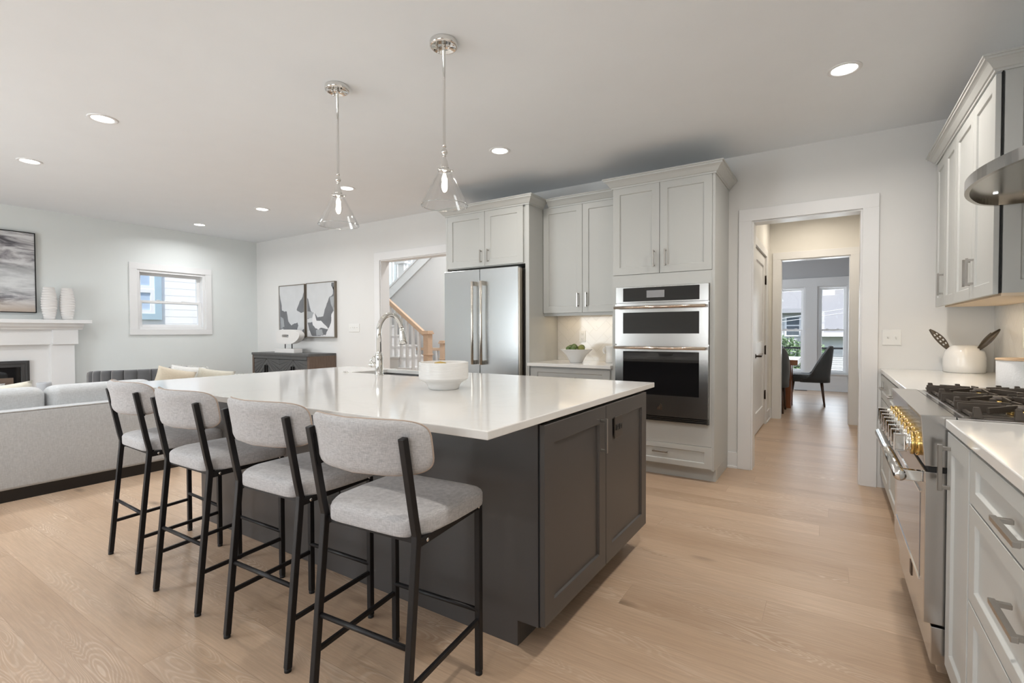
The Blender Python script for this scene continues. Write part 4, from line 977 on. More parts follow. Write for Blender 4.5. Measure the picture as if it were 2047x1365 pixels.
# ============================================================ STOOLS
def make_stool():
    t = bpy.data.objects.new('counter_stool', None); C.objects.link(t)
    hw = .1935; q = .022
    for s,x in ((-1,-hw),(1,hw)):
        mb = MB(); mb.bar([(x,0,.012),(x,.056,.585),(x,.058,.618),(x,.048,.665),(x,.002,.915)], q, q, (1,0,0))
        l = mb.build('rear_leg', M_BLKM, t, bevel=.0025)
        MB().lathe([(.0125,0),(.0125,.014)], (x,0,0), 12).build('foot_cap', M_RUB, l)
        mb = MB(); mb.bar([(x,.392,.012),(x,.392,.603)], q, q, (1,0,0)); l = mb.build('front_leg', M_BLKM, t, bevel=.0025)
        MB().lathe([(.0125,0),(.0125,.014)], (x,.392,0), 12).build('foot_cap', M_RUB, l)
        MB().bar([(x,.062,.592),(x,.392,.605)], .018,.024,(1,0,0)).build('seat_rail', M_BLKM, t, bevel=.002)
        MB().bar([(x,.028,.178),(x,.385,.195)], .014,.016,(1,0,0)).build('side_stretcher', M_BLKM, t, bevel=.002)
        mb = MB(); mb.bar([(x-s*.013,.034,.79),(x-s*.013,.020,.893)], .004,.026,(1,0,0)); mb.build('back_bracket', M_BLKM, t)
        MB().lathe([(.006,0),(.006,s*.004),(.003,s*.005)], (x+s*.0095,.095,.594), 10, axis='x').build('bolt', M_CHR, t)
        MB().lathe([(.005,0),(.005,s*.004)], (x+s*.0095,.38,.603), 10, axis='x').build('bolt', M_CHR, t)
    MB().tube([(-hw,.030,.292),(hw,.030,.292)], .0085, 14).build('footrest', M_BLKM, t)
    MB().tube([(-hw,.388,.232),(hw,.388,.232)], .0085, 14).build('footrest', M_BLKM, t)
    MB().bar([(-hw,.07,.600),(hw,.07,.600)], .018,.022,(0,1,0)).build('cross_rail', M_BLKM, t)
    MB().bar([(-hw,.385,.600),(hw,.385,.600)], .018,.022,(0,1,0)).build('cross_rail', M_BLKM, t)
    # seat cushion: narrower at the rear between the posts, domed top
    def loop(inset, z, dome=0):
        out = []; n = 48
        for k in range(n):
            a = 2*math.pi*k/n; c_,s_ = math.cos(a),math.sin(a); e = 2/8.0
            u = (abs(c_)**e)*(1 if c_>0 else -1); v = (abs(s_)**e)*(1 if s_>0 else -1)
            y = .236+v*(.196-inset); half = .181+.032*min(1,max(0,(y-.062)/.08))
            out.append((u*(half-inset), y, z))
        return out
    mb = MB(); mb.loft([loop(.006,.604),loop(.001,.607),loop(0,.615),loop(0,.646),loop(.003,.654),loop(.010,.661),loop(.026,.666),loop(.08,.670),loop(.165,.671)], True)
    mb.build('seat_cushion', M_STOOL, t)
    # padded back, curved round the sitter
    W,Hh = .240,.084; zc = .879
    def pt(u, v, w_):   # u across -1..1, v up -1..1
        x = u*W; y = -.015+.090*(u*u)-v*.014+w_; return (x, y, zc+v*Hh)
    N = 56; prof_ = []
    for k in range(N):
        a = 2*math.pi*k/N; c_,s_ = math.cos(a),math.sin(a); e = 2/5.6; ex = 2/4.6
        prof_.append(((abs(c_)**e)*(1 if c_>0 else -1),(abs(s_)**ex)*(1 if s_>0 else -1)))
    mb = MB(); loops = []
    for sc,w_ in ((.12,-.021),(.55,-.021),(.85,-.020),(.955,-.016),(1.0,-.006),(1.005,.0),(1.0,.006),(.955,.016),(.85,.022),(.55,.026),(.12,.028)):
        sy = 1-(1-sc)*W/Hh*.55 if sc > .8 else sc
        loops.append([pt(a*sc, b*sy, w_) for a,b in prof_])
    mb.loft(loops, True); bk = mb.build('back_cushion', M_STOOL, t)
    pp = [Vector(pt(a*1.004, b*1.006, 0)) for a,b in prof_]; mb = MB(); mb.tube(pp+[pp[0]], .0028, 8, cap=False); mb.build('piping', mat('tan_piping', (.42,.33,.27), .8), bk)
    return t
st0 = make_stool()
SP = [(-3.123,1.055,-2.2,'grey upholstered counter stool farthest left, in front of the sofa'),(-2.468,1.025,.6,'grey upholstered counter stool second from the left at the island'),
      (-1.819,1.022,2.0,'grey upholstered counter stool second from the right at the island'),(-1.207,.984,4.0,'grey upholstered counter stool nearest the camera, at the island corner')]
for i,(x,y,rz,lab) in enumerate(SP):
    o = st0 if i == 0 else copy_tree(st0)
    o.location = (x,y,0); o.rotation_euler = (0,0,math.radians(rz)); tag(o, lab, 'stool', 'counter stools along the island')

# ============================================================ PENDANTS + DOWNLIGHTS
def pendant(x, y, label):
    t = thing('pendant_light', label, 'pendant light', (x,y,1.87), 'pendants over the island')
    cn = MB().lathe([(.0,0),(.072,0),(.074,-.004),(.074,-.026),(.070,-.030),(.062,-.031),(.060,-.027),(.0,-.027)], (x,y,CE), 40).build('canopy', M_CHR, t)
    mb = MB()
    for s in (-1,1): mb.lathe([(.006,0),(.006,-.022),(.004,-.024)], (x+s*.036,y,CE-.026), 12)
    mb.build('canopy_screw', M_CHR, cn)
    MB().lathe([(.010,.0),(.010,.02),(.0078,.022),(.0078,.50),(.010,.502),(.010,.528)], (x,y,2.190), 16).build('rod', M_CHR, t)
    MB().lathe([(.006,0),(.010,.004),(.006,.010),(.015,.018),(.018,.028),(.015,.038),(.006,.046),(.010,.050),(.006,.054)], (x,y,2.140), 20).build('swivel_joint', M_CHR, t)
    sk = MB().lathe([(.033,0),(.036,.003),(.036,.012),(.024,.016),(.022,.022),(.025,.026),(.022,.030),(.020,.050),(.014,.066),(.008,.078),(.006,.084)], (x,y,2.060), 28).build('socket', M_CHR, t)
    mb = MB()
    for k in range(3): a = 2.1*k+.5; mb.lathe([(.006,.030),(.007,.046),(.004,.05)], (x,y,0), 10, axis='x') if False else mb.tube([(x+.030*math.cos(a),y+.030*math.sin(a),2.068),(x+.048*math.cos(a),y+.048*math.sin(a),2.068)], [.004,.006], 10)
    mb.build('thumb_screw', M_CHR, sk)
    R1,R0,h0,h1 = .034,.125,1.885,2.062
    MB().lathe([(R1,h1),(R1+.008,h1-.012),(R0-.002,h0+.006),(R0,h0),(R0-.002,h0-.003),(R0-.006,h0-.001),(R0-.006,h0+.006),(R1+.004,h1-.012),(R1-.004,h1)], (x,y,0), 56, cap=False).build('glass_shade', M_GLASS, t)
    mb = MB(); n = 56; mb.tube([(x+(R0-.003)*math.cos(2*math.pi*k/n),y+(R0-.003)*math.sin(2*math.pi*k/n),h0) for k in range(n+1)], .0022, 6, cap=False); mb.build('shade_rim', glass_mat('rim_glass', (.88,.9,.9), .18, .8) if 'rim_glass' not in MATS else MATS['rim_glass'], t)
    bl = MB().lathe([(.012,0),(.014,-.01),(.023,-.045),(.026,-.070),(.022,-.092),(.010,-.106),(.0,-.109)], (x,y,2.058), 24).build('bulb', M_GLASS, t)
    MB().lathe([(.002,-.010),(.007,-.018),(.0085,-.045),(.007,-.072),(.002,-.080)], (x,y,2.055), 16).build('filament', emis('filament_glow', (1,.92,.80), 45), bl)
    point('pendant_lamp', (x,y,2.0), 2.2, (1,.9,.75), .02)
pendant(-1.728,2.020,'clear glass cone pendant on a chrome rod, the nearer one over the island')
pendant(-2.596,2.021,'clear glass cone pendant on a chrome rod, the farther one over the island')
DLAB = ['round recessed ceiling light in the near row, right one over the sofa','round recessed ceiling light at the far left edge, near row','round recessed ceiling light farthest back, above the living room window',
        'round recessed ceiling light in the far row above the sideboard corner','round recessed ceiling light just right of the farther pendant','round recessed ceiling light in front of the refrigerator cabinets','round recessed ceiling light above the hall opening aisle']
def downlight(x, y, lab, grp='recessed ceiling lights'):
    t = thing('recessed_light', lab, 'ceiling light', (x,y,CE-.006), grp)
    MB().lathe([(.088,.006),(.088,.002),(.084,0),(.068,.0),(.064,.004),(.064,.006)], (x,y,CE-.006), 40, cap=False).build('trim_ring', M_TRIM, t)
    MB().lathe([(0,.0045),(.066,.0045)], (x,y,CE-.006), 40, cap=False).build('lens', emis('downlight_glow', (1,.98,.95), 14), t)
for (x,y),lab in zip(DL_IN, DLAB): downlight(x,y,lab)
for i,(x,y) in enumerate(DL_OUT): downlight(x,y,'round recessed ceiling light out of the picture, %s' % ['above the aisle by the range','near the slider, leftmost','near the slider, second','near the slider, third','above the kitchen window, left','above the kitchen window, right'][i])

# ============================================================ LIVING ROOM
def pillow(name, label, c, w, h, th, rot, m, group=None, fringe=False):
    """square cushion; local x = width, z = height, y = thickness"""
    n = 14; vs = []; fs = []
    def co(i,j,s):
        u = -1+2*i/n; v = -1+2*j/n; e = max(0,(1-abs(u)**2.6)*(1-abs(v)**2.6))**.55
        pin = 1-.07*(1-abs(v)**2)*abs(u)**6 ; pin2 = 1-.07*(1-abs(u)**2)*abs(v)**6
        return (u*w/2*pin, s*th/2*e, v*h/2*pin2)
    for s in (-1,1):
        o = len(vs)
        for i in range(n+1):
            for j in range(n+1): vs.append(co(i,j,s))
        for i in range(n):
            for j in range(n):
                a = o+i*(n+1)+j; q = (a,a+1,a+n+2,a+n+1); fs.append(q if s > 0 else q[::-1])
    mb = MB(); mb.add(vs, fs, 0, True); ob = mb.build(name, m, weld=True)
    ob.location = c; ob.rotation_euler = [math.radians(a) for a in rot]; tag(ob, label, 'pillow', group)
    if fringe:
        rnd = random.Random(5); f = MB()
        for k in range(220):
            s_ = k/220*4; e_ = int(s_); q = -1+2*(s_-e_); u,v = [(q,1),(1,-q),(-q,-1),(-1,q)][e_]
            p = Vector((u*w/2*.97,0,v*h/2*.97)); d = Vector((u if abs(u)==1 else rnd.gauss(0,.2), rnd.gauss(0,.35), v if abs(v)==1 else rnd.gauss(0,.2))).normalized()*.016
            sd = Vector((rnd.gauss(0,1),rnd.gauss(0,1),rnd.gauss(0,1))).normalized()*.004; f.add([p-sd,p+sd,p+d+sd,p+d-sd],[(0,1,2,3)])
        fo = f.build('fringe', M_WHF); fo.parent = ob
    return ob
def softbox(mb, x0,x1,y0,y1,z0,z1, r=.05, mi=0):
    """box with rounded vertical and horizontal edges (a cushion)"""
    cx,cy = (x0+x1)/2,(y0+y1)/2; w,d = x1-x0,y1-y0; loops = []
    for k in range(7):
        a = math.pi/2*k/6; i = r*(1-math.sin(a)); loops.append([(*p, z0+r*(1-math.cos(a))) for p in rrect(w-2*i,d-2*i,max(.004,r*1.1-i*.5),5,cx,cy)])
    top = []
    for k in range(7):
        a = math.pi/2*k/6; i = r*(1-math.cos(a)); top.append([(*p, z1-r+r*math.sin(a)) for p in rrect(w-2*i,d-2*i,max(.004,r*1.1-i*.5),5,cx,cy)])
    mb.loft(loops+top, True, mi, True)
# sofa, its back to the kitchen
SX = -4.95
t = thing('sofa', 'long light grey fabric sofa on a black plinth with its back to the kitchen', 'sofa', (-5.4,.95,0))
mb = MB(); softbox(mb, SX-.16,SX,-.35,2.13,.085,.655,.025); mb.build('back_frame', M_SOFA, t)
mb = MB(); mb.tube([(SX-.004,-.34,.648),(SX-.004,2.12,.648)], .005, 8); mb.build('piping', M_SOFA, t)
mb = MB(); softbox(mb, SX-.95,SX-.16,-.35,2.13,.085,.26,.025); mb.build('seat_frame', M_SOFA, t)
MB().box(SX-.93,SX-.015,-.33,2.11,.0,.088).build('plinth', mat('black_plinth', (.010,.009,.009), .3), t)
for y in (-.35,1.975): mb = MB(); softbox(mb, SX-.95,SX-.165,y,y+.155,.20,.62,.04); mb.build('arm', M_SOFA, t)
for a,b in ((-.19,.52),(.53,1.245),(1.255,1.97)):
    mb = MB(); softbox(mb, SX-.93,SX-.32,a,b,.26,.44,.05); mb.build('seat_cushion', M_SOFA, t)
    mb = MB(); softbox(mb, SX-.34,SX-.125,a,b,.43,.800,.065); mb.build('back_cushion', M_SOFA, t)
pillow('throw_pillow', 'cream throw pillow slumped on the sofa at the left edge', (-5.40,1.0,.62), .50,.40,.16, (8,-5,88), M_CREAM)
pillow('throw_pillow', 'white throw pillow behind the cream one at the left edge of the sofa', (-5.56,.86,.63), .46,.42,.14, (14,4,92), M_WHF)
# barrel chair with channel tufting
c0 = (-7.42,2.72)
t = thing('barrel_chair', 'charcoal velvet barrel chair with vertical channel tufting', 'armchair', (*c0,0))
Rr = .47; nch = 15; a0,a1 = math.radians(-118),math.radians(118)
for k in range(nch):
    aa = a0+(a1-a0)*(k+.5)/nch; hw_ = (a1-a0)/nch/2*Rr*1.02
    ct = Vector((c0[0]+Rr*math.cos(aa), c0[1]+Rr*math.sin(aa), 0)); rd = Vector((math.cos(aa),math.sin(aa),0)); td = Vector((-math.sin(aa),math.cos(aa),0))
    top = .775-.035*abs((k+.5)/nch*2-1)**3
    loops = []
    for z,sc in ((.12,1),(.3,1),(.6,1),(top-.05,1),(top-.015,.9),(top,.6)):
        l = []
        for j in range(14):
            b = 2*math.pi*j/14; l.append(tuple(ct+td*hw_*math.cos(b)*(1 if sc==1 else .98)+rd*.055*sc*math.sin(b)+Vector((0,0,z))))
        loops.append(l)
    MB().loft(loops, True).build('channel', M_VELV, t)
MB().lathe([(.0,.10),(.43,.10),(.44,.13),(.44,.36),(.42,.44),(.36,.46),(0,.465)], (*c0,0), 40).build('seat', M_VELV, t)
MB().lathe([(.34,0),(.34,.10)], (*c0,0), 32).build('base', mat('black_plinth', (.02,.018,.017), .25), t)
# daybed that carries the loose pillows
t = thing('daybed', 'low cream upholstered daybed hidden behind the island, under the loose pillows', 'daybed', (-6.5,3.1,0))
mb = MB(); softbox(mb, -6.85,-6.15,2.40,3.80,.16,.44,.05); mb.build('mattress', M_CREAM, t)
for x in (-6.78,-6.22):
    for y in (2.48,3.72): MB().lathe([(.02,0),(.025,.17)], (x,y,0), 14).build('leg', M_OAK, t)
pillow('throw_pillow', 'tan throw pillow leaning before the charcoal barrel chair', (-6.50,2.70,.60), .44,.40,.16, (12,14,96), M_TAN)
pillow('throw_pillow', 'white fringed pillow right behind the tan one', (-6.68,2.93,.61), .42,.40,.14, (10,8,92), M_WHF, fringe=True)
pillow('throw_pillow', 'off-white pillow right of the tan pillow', (-6.62,3.22,.575), .46,.36,.14, (16,10,90), M_CREAM)
pillow('throw_pillow', 'white shaggy pillow lying rightmost by the island edge', (-6.62,3.50,.535), .44,.30,.16, (28,2,88), M_WHF, fringe=True)
# coffee table with grey vessel
t = thing('coffee_table', 'low round coffee table hidden behind the sofa, carrying the grey vessel', 'coffee table', (-6.55,1.45,0))
MB().lathe([(0,.36),(.40,.36),(.42,.375),(.42,.39),(.40,.40),(0,.40)], (-6.55,1.45,0), 40).build('table_top', M_OAK, t)
MB().lathe([(.22,0),(.08,.05),(.06,.30),(.16,.36)], (-6.55,1.45,0), 24).build('pedestal', M_OAK, t)
tag(MB().lathe([(.05,0),(.058,.004),(.062,.20),(.055,.33),(.052,.345),(.048,.345),(.05,.30),(.0,.02)], (-6.32,1.53,.40), 32).build('grey_vessel', mat('matte_grey', (.40,.405,.42), .7)), 'matte grey tapered vessel poking up behind the sofa, before the fireplace', 'vase')
# fireplace
MX = XL+.001
t = thing('fireplace', 'white fireplace surround with a deep mantel shelf and black firebox', 'fireplace', (XL+.15,1.2,0))
FY0,FY1 = .14,2.26
for a,b in ((FY0,.40),(2.03,FY1)): mb = MB(); mb.box(MX,XL+.15,a,b,.14,1.10); mb.box(MX,XL+.17,a-.015,b+.015,0,.14); mb.build('pilaster', M_TRIM, t, bevel=.003)
mb = MB(); mb.box(MX,XL+.14,.38,2.05,1.075,1.26); mb.box(MX,XL+.18,FY0-.03,.42,1.075,1.26); mb.box(MX,XL+.18,2.045,FY1+.03,1.075,1.26); mb.build('frieze', M_TRIM, t, bevel=.002)
mb = MB(); mb.prism([(MX,1.26),(XL+.19,1.26),(XL+.20,1.275),(XL+.235,1.30),(XL+.245,1.335),(MX,1.335)],'y',FY0-.06,FY1+.07); mb.build('bed_moulding', M_TRIM, t)
MB().box(MX,XL+.285,FY0-.15,FY1+.145,1.335,1.380).build('mantel_shelf', M_TRIM, t, bevel=.004)
MB().box(MX,XL+.06,.40,2.03,0,1.08).build('surround_panel', mat('white_stone', (.80,.80,.80), .3), t)
mb = MB(); fx0,fx1 = XL+.06,XL+.095; a,b,z1 = .565,1.848,.885
mb.box(fx0,fx1,a,a+.075,.05,z1); mb.box(fx0,fx1,b-.075,b,.05,z1); mb.box(fx0,fx1,a+.075,b-.075,z1-.075,z1); mb.box(fx0,fx1,a+.075,b-.075,.05,.13)
frame4(mb, FR('+x',fx1), a+.02,b-.02,0,.012,.07,z1-.02,.015)
mb.build('firebox_frame', mat('charcoal_metal', (.07,.07,.072), .4, .4), t, bevel=.002)
MB().box(fx0,fx0+.012,a+.07,b-.07,.12,z1-.07).build('firebox_glass', M_BLKG, t)
MB().box(fx0+.010,fx0+.016,a+.14,b-.14,.16,z1-.20).build('log_panel', mat('brown_logs', (.14,.10,.075), .6, var=.5, vscale=5, stretch=(1,1,9)), t)
# vases
def ribbed_vase(y, flip, label):
    p = [(0,0),(.042,0)]; n = 13
    for k in range(n):
        f0 = k/n; f1 = (k+.5)/n; f2 = (k+1)/n
        R_ = lambda f: .040+.033*math.sin(math.pi*(.10+.80*(f if not flip else f)))**1.3
        p += [(R_(f0)-.001,f0*.40),(R_(f1)+.005,f1*.40),(R_(f1)+.006,(f1*.6+f2*.4)*.40),(R_(f2)-.001,f2*.40)]
    p += [(.040,.402),(.036,.395),(.036,.2),(0,.19)]
    return tag(MB().lathe(p, (XL+.15,y,1.380), 36).build('ribbed_vase', M_CERM), label, 'vase', 'ribbed vases on the mantel')
ribbed_vase(2.025, False, 'white ribbed vase on the mantel, left one beside the seascape painting'); ribbed_vase(2.195, True, 'white ribbed vase on the mantel, right one at the shelf end')
# seascape painting
def seascape():
    m, t, p = new_mat('seascape_paint'); N = t.nodes.new; L = t.links.new
    tc = N('ShaderNodeTexCoord'); mp = N('ShaderNodeMapping'); mp.inputs['Scale'].default_value = (1,1.6,7); mp.inputs['Rotation'].default_value = (.12,0,0); L(tc.outputs['Object'], mp.inputs[0])
    n = N('ShaderNodeTexNoise'); n.inputs['Scale'].default_value = 1.3; n.inputs['Detail'].default_value = 9; n.inputs['Roughness'].default_value = .62; n.inputs['Distortion'].default_value = .7; L(mp.outputs[0], n.inputs['Vector'])
    cr = N('ShaderNodeValToRGB'); L(n.outputs[0], cr.inputs[0]); e = cr.color_ramp.elements
    e[0].position = .30; e[0].color = (.03,.03,.035,1); e[1].position = .68; e[1].color = (.78,.79,.80,1)
    for pos,c in ((.40,(.16,.155,.17,1)),(.47,(.36,.35,.37,1)),(.55,(.60,.60,.61,1))): q = e.new(pos); q.color = c
    sp = N('ShaderNodeSeparateXYZ'); L(tc.outputs['Object'], sp.inputs[0])
    r = N('ShaderNodeMapRange'); r.inputs[1].default_value = .18; r.inputs[2].default_value = .04; r.inputs[3].default_value = 0; r.inputs[4].default_value = .85; L(sp.outputs[2], r.inputs[0])
    mx = N('ShaderNodeMix'); mx.data_type = 'RGBA'; mx.inputs[7].default_value = (.50,.40,.32,1); L(r.outputs[0], mx.inputs[0]); L(cr.outputs[0], mx.inputs[6])
    # calm white water band
    r2 = N('ShaderNodeMapRange'); r2.interpolation_type = 'SMOOTHSTEP'; r2.inputs[1].default_value = .26; r2.inputs[2].default_value = .05; r2.inputs[3].default_value = 0; r2.inputs[4].default_value = .65
    s1 = N('ShaderNodeMath'); s1.operation = 'SUBTRACT'; s1.inputs[1].default_value = .40; L(sp.outputs[2], s1.inputs[0]); s2 = N('ShaderNodeMath'); s2.operation = 'ABSOLUTE'; L(s1.outputs[0], s2.inputs[0]); L(s2.outputs[0], r2.inputs[0])
    m2 = N('ShaderNodeMix'); m2.data_type = 'RGBA'; m2.inputs[7].default_value = (.74,.77,.78,1); L(r2.outputs[0], m2.inputs[0]); L(mx.outputs[2], m2.inputs[6])
    L(m2.outputs[2], p.inputs['Base Color']); p.inputs['Roughness'].default_value = .7; return m
t = thing('seascape_painting', 'large grey and white abstract seascape painting in a thin black frame over the mantel', 'painting', (XL+.02,1.2,1.46))
y0,y1,z0_,z1_ = .46,1.936,1.464,2.440; fx = XL+.042
q = .010; mb = frame4(MB(), FR('+x',XL+.001), y0,y1,0,.041,z0_,z1_,q)
mb.build('frame', M_BLKM, t); MB().box(XL+.002,fx-.006,y0+q,y1-q,z0_+q,z1_-q).build('canvas', seascape(), t)
# pair of abstract paintings on the back wall
MA = [mat('paint_pale', (.60,.61,.62), .7, var=.10, vscale=5), mat('paint_slate', (.16,.165,.175), .7, var=.25, vscale=6), mat('paint_mid', (.36,.375,.39), .7, var=.15, vscale=5), mat('paint_white', (.74,.74,.75), .7)]
def jag(poly, amp=.010, sub=5, seed=1):
    r = random.Random(seed); out = []
    for i,(x,y) in enumerate(poly):
        x2,y2 = poly[(i+1)%len(poly)]
        for k in range(sub):
            f = k/sub; out.append((x+(x2-x)*f+(r.gauss(0,amp) if k else 0), y+(y2-y)*f+(r.gauss(0,amp) if k else 0)))
    return [(min(.985,max(.015,x)),min(.985,max(.015,y))) for x,y in out]
def abstract(x0,x1,z0,z1,label,shapes):
    t = thing('abstract_painting', label, 'painting', ((x0+x1)/2,YB-.02,z0), 'pair of abstract paintings')
    yf = YB-.045; q = .011; mb = frame4(MB(), FR('-y',YB-.001), x0,x1,0,.044,z0,z1,q)
    mb.build('frame', mat('bronze_frame', (.20,.17,.135), .4, .4), t)
    mb = MB(); a,b,c,d = x0+q,x1-q,z0+q,z1-q; mb.box(a,b,yf+.006,YB-.002,c,d,0)
    for k,(mi,poly) in enumerate(shapes):
        pl = jag(poly, .0045, 4, k+int(x0*10)%7); y = yf+.0055-.0004*k
        mb.add([(a+(b-a)*u, y, c+(d-c)*v) for u,v in pl], [tuple(range(len(pl)))], mi)
    mb.build('canvas', MA, t)
abstract(-7.545,-6.865,1.135,1.968,'framed grey abstract painting, left of the pair above the sideboard',
  [(1,[(0,.85),(.09,.62),(.10,.52),(.30,.50),(.36,.30),(.48,.22),(.60,.26),(.72,.28),(.76,.22),(.70,.10),(.50,.02),(.44,0),(.2,0),(.15,.16),(0,.14)]),
   (1,[(1,.86),(1,.48),(.88,.46),(.70,.52),(.82,.68),(.93,.76)]),(2,[(.04,.40),(.16,.36),(.20,.20),(.06,.16)]),(2,[(.40,.14),(.70,.14),(.66,.04),(.44,.05)]),
   (0,[(.45,.50),(.70,.52),(.86,.44),(.74,.30),(.50,.28),(.44,.38)]),(3,[(.02,.12),(.13,.13),(.18,.0),(.02,.0)]),(1,[(.92,.12),(1,.16),(1,0),(.85,0)])])
abstract(-6.822,-6.140,1.135,1.972,'framed grey abstract painting, right of the pair, nearer the switch plate',
  [(1,[(0,.74),(.05,.72),(.15,.48),(.30,.44),(.40,.36),(.60,.38),(.74,.62),(.80,.70),(.95,.78),(1,.98),(.90,.98),(.9,.92),(1,.9),(1,.55),(.93,.40),(.90,.22),(.80,.06),(.66,.02),(.2,.0),(.1,.1),(0,.3)]),
   (2,[(0,.48),(.25,.46),(.30,.38),(.10,.34),(0,.36)]),(2,[(.84,.72),(.98,.74),(.98,.46),(.88,.60)]),(3,[(.28,.48),(.36,.30),(.52,.30),(.74,.18),(.78,.14),(.50,.17),(.42,.12),(.22,.22),(.18,.34)]),
   (0,[(0,.34),(.22,.36),(.20,.28),(0,.26)]),(3,[(.02,.10),(.10,.12),(.16,.02),(.02,0)]),(3,[(1,.48),(1,.0),(.5,.0),(.5,.02),(.68,.03),(.76,.12),(.88,.26),(.90,.42)]),(2,[(.34,.13),(.56,.14),(.60,.04),(.36,.02)])])
# sideboard
t = thing('sideboard', 'dark grey wood sideboard with chevron doors against the back wall', 'sideboard', (-6.9,4.5,0))
M_SB = mat('grey_stained_wood', (.085,.084,.083), .45, var=.35, vscale=5, stretch=(14,2,2)); M_SBS = mat('brown_grey_wood', (.125,.085,.062), .5, var=.45, vscale=5, stretch=(2,14,2))
X0,X1,Y0,Y1,Z1 = -7.61,-6.165,4.270,4.735,.906
MB().box(X0,X1,Y0,Y1,Z1-.035,Z1).build('top_board', M_SB, t, bevel=.003)
for a in (X0,X1-.05): MB().box(a,a+.05,Y0+.012,Y1,.06,Z1-.035).build('side_board', M_SBS, t, bevel=.003)
MB().box(X0+.05,X1-.05,Y0+.01,Y0+.04,Z1-.085,Z1-.035).box(X0+.05,X1-.05,Y0+.01,Y0+.04,.06,.14).build('rail', M_SB, t)
MB().box(X0+.05,X1-.05,Y0+.06,Y1,.06,Z1-.035).build('carcass', M_DARK, t)
for x in (X0+.05,X1-.09):
    for y in (Y0+.03,Y1-.07): MB().box(x,x+.04,y,y+.04,0,.06).build('foot', M_SB, t)
nd = 4; dw = (X1-X0-.10)/nd
for k in range(nd):
    a = X0+.05+dw*k+.003; b = X0+.05+dw*(k+1)-.003; z0_,z1_ = .145,Z1-.090
    d = MB().box(a,b,Y0+.022,Y0+.045,z0_,z1_).build('door', M_SB, t)
    mb = MB(); n = 9
    for j in range(-3,n+3):   # slanted slats clipped to the door
        zc0 = z0_+(z1_-z0_)*j/n; w_ = b-a; hh = (z1_-z0_)/n*.90; s = (1 if k%2==0 else -1)*w_*.9
        p = [(a,zc0-(s/2)),(b,zc0+s/2),(b,zc0+s/2+hh),(a,zc0-s/2+hh)]
        p = [(x,min(z1_,max(z0_,z))) for x,z in p]
        if max(z for _,z in p)-min(z for _,z in p) < .01 or abs(p[1][1]-p[2][1])+abs(p[0][1]-p[3][1]) < .01: continue
        vs = [(x,Y0+.022,z) for x,z in p]+[(x,Y0+.016,z+(0)) for x,z in p]
        mb.add(vs, [(4,5,6,7),(0,1,5,4),(2,3,7,6)])
    mb.build('chevron_slats', M_SB, d)
    hx = b-.025 if k%2==0 else a+.025
    MB().box(hx-.006,hx+.006,Y0-.006,Y0+.016,.60,.72).build('handle', M_BLKM, d, bevel=.002)
# sculpture
sx,sy,sz = -6.94,4.49,.906
t = thing('stone_sculpture', 'white stone sculpture with a slot, held on two rods over a block, on the sideboard', 'sculpture', (sx,sy,sz))
MB().box(sx-.29,sx+.21,sy-.07,sy+.07,sz,sz+.062).build('base_block', M_CERM, t, bevel=.003)
for x in (-.12,.055): MB().lathe([(.007,0),(.007,.08)], (sx+x,sy,sz+.058), 12).build('rod', M_BLKM, t)
outl = [(-.29,.19),(-.30,.10),(-.27,.02),(-.18,.0),(.06,-.005),(.18,.02),(.27,.07),(.31,.12),(.30,.16),(.24,.20),(.16,.215),(-.2,.22)]
def smooth_poly(p, it=2):
    for _ in range(it): p = [q for i in range(len(p)) for q in ((p[i][0]*.75+p[(i+1)%len(p)][0]*.25,p[i][1]*.75+p[(i+1)%len(p)][1]*.25),(p[i][0]*.25+p[(i+1)%len(p)][0]*.75,p[i][1]*.25+p[(i+1)%len(p)][1]*.75))]
    return p
ou = smooth_poly(outl); n = len(ou); inn = []
for i,(x,z) in enumerate(ou):
    a = math.atan2(z-.115,(x+.05)*.35); inn.append((-.05+.085*max(-1,min(1,1.25*math.cos(a))), .120+.020*max(-1,min(1,1.25*math.sin(a)))))
mb = MB(); O = [(x,z) for x,z in ou]; y0_,y1_ = sy-.045,sy+.045; Z = sz+.135
vs = [(sx+x,y0_,Z+z) for x,z in O]+[(sx+x,y0_,Z+z) for x,z in inn]+[(sx+x,y1_,Z+z) for x,z in O]+[(sx+x,y1_,Z+z) for x,z in inn]; fs = []
for i in range(n):
    j = (i+1)%n; fs += [(i,j,n+j,n+i),(2*n+i,3*n+i,3*n+j,2*n+j),(i,2*n+i,2*n+j,j),(n+i,n+j,3*n+j,3*n+i)]
mb.add(vs, fs); mb.build('stone', M_CERM, t, bevel=.006)

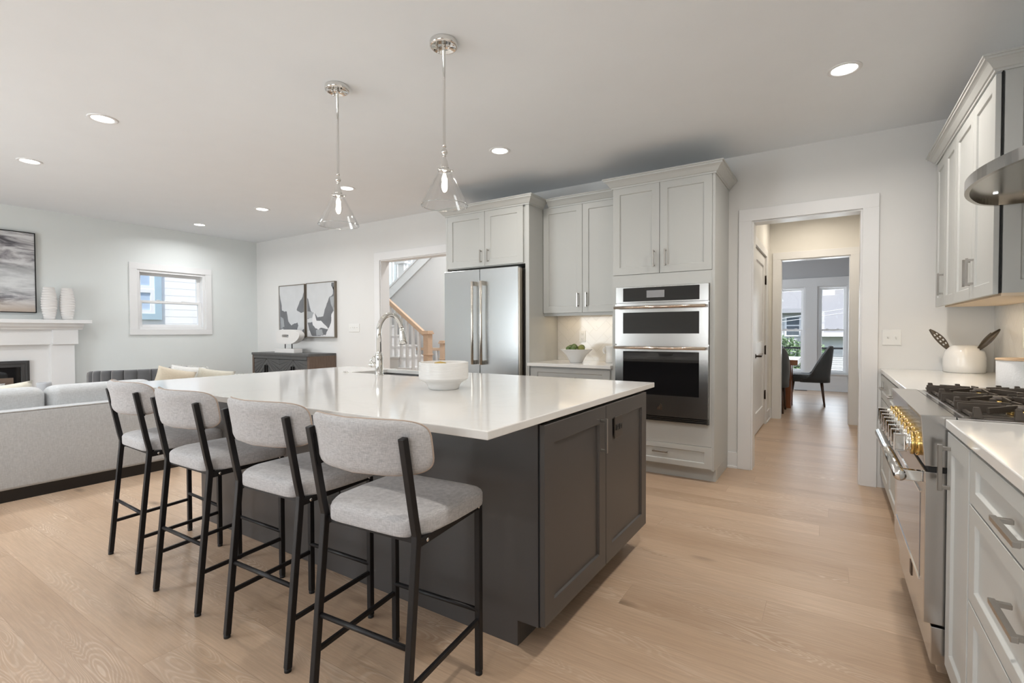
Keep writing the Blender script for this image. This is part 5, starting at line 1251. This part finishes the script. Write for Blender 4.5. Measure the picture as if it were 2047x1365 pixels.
# ============================================================ DINING ROOM
M_WAL = mat('reddish_walnut', (.23,.075,.025), .28, var=.5, vscale=7, stretch=(12,3,1.2))
M_TT = mat('walnut_top', (.30,.13,.06), .15, var=.3, vscale=4, stretch=(1,9,1), coat=.6)
t = thing('dining_table', 'reddish brown wood dining table with slab legs seen through the hall', 'dining table', (-1.3,9.15,0))
MB().box(-2.6,-.42,8.62,9.66,.69,.775).build('table_top', M_TT, t, bevel=.004)
for x in (-.66,-2.40):
    for y in (8.92,9.28): MB().box(x,x+.14,y-.06,y+.06,0,.69).build('leg', M_WAL, t, bevel=.004)
M_GF = mat('charcoal_fabric', (.065,.07,.073), .85, bump=.3, bscale=500, sheen=.3)
M_WLEG = mat('dark_walnut_leg', (.07,.035,.02), .35)
def dining_chair(x, y, rz, label):
    """front towards local -x"""
    t = bpy.data.objects.new('dining_chair', None); C.objects.link(t)
    mb = MB(); softbox(mb, -.30,.22,-.24,.24,.385,.50,.045); mb.build('seat', M_GF, t)
    # wrap-around shell: straight sloping sides rise from the seat to the tall back
    n = 30; loops = []
    for k in range(n+1):
        a = math.radians(-112+224*k/n); c_,s_ = math.cos(a),math.sin(a)
        xx = .02+.25*(abs(c_)**.62)*(1 if c_>0 else -1); yy = .262*(abs(s_)**.55)*(1 if s_>0 else -1)
        f = min(1,max(0,(xx-.0)/.235)); h = .46+.50*f; rd = Vector((c_,s_,0)).normalized(); lean = .045*f
        l = []
        for w_,z in ((0,.39),(.02,.385),(.022,.5),(.022+lean*.5,(h+.45)/2),(.022+lean,h-.02),(.008+lean,h),(-.012+lean,h-.012),(-.018+lean*.5,(h+.45)/2),(-.018,.5)):
            l.append((xx+rd.x*w_, yy+rd.y*w_, z))
        loops.append(l)
    mb = MB(); mb.loft(loops, True); sh = mb.build('backrest', M_GF, t)
    mb = MB(); mb.tube([Vector(l[5])+Vector((0,0,.003)) for l in loops], .005, 8); mb.build('piping', mat('light_grey_piping', (.30,.30,.31), .6), sh)
    for sx_,sy_ in ((-1,-1),(-1,1),(1,-1),(1,1)):
        x0_ = -.23 if sx_ < 0 else .17; MB().tube([(x0_,sy_*.19,.40),(x0_+sx_*.045,sy_*.215,0)], [.024,.013], 14).build('leg', M_WLEG, t)
    t.location = (x,y,0); t.rotation_euler = (0,0,rz); return tag(t, label, 'dining chair', 'charcoal dining chairs')
ch = dining_chair(-.295,9.50,math.radians(1),'charcoal upholstered dining chair turned sideways at the end of the dining table')
for x,y,rz,lab in ((-.98,9.95,-math.pi/2,'charcoal dining chair behind the far side of the dining table'),(-.80,8.42,math.pi/2,'charcoal dining chair at the near side of the dining table, cut by the door casing')):
    c = copy_tree(ch); c.location = (x,y,0); c.rotation_euler = (0,0,rz+math.pi); c['label'] = lab
t = thing('dining_chandelier', 'black metal chandelier arm with a glass shade at the left of the dining room view', 'chandelier', (-1.35,9.2,1.75))
MB().tube([(-1.35,9.2,2.74),(-1.35,9.2,1.80)], .008, 10).build('stem', M_BLKM, t)
MB().box(-1.98,-.70,9.19,9.21,1.78,1.80).build('crossbar', M_BLKM, t)
for x in (-1.95,-1.35,-.71):
    MB().box(x-.008,x+.008,9.19,9.21,1.80,1.92).build('arm', M_BLKM, t)
    MB().lathe([(.018,1.80),(.045,1.74),(.05,1.70)], (x,9.2,0), 20, cap=False).build('glass_shade', M_GLASS, t)
MB().tube([(-.70,9.2,1.90),(-.72,9.2,2.02),(-.80,9.2,2.14),(-.95,9.2,2.20)], .006, 8).build('curved_arm', M_BLKM, t)
tag(MB().box(-.62,-.40,11.60,11.70,0,.006).build('floor_vent', mat('dark_vent', (.06,.05,.045), .5)), 'small dark floor vent below the dining room windows', 'vent')
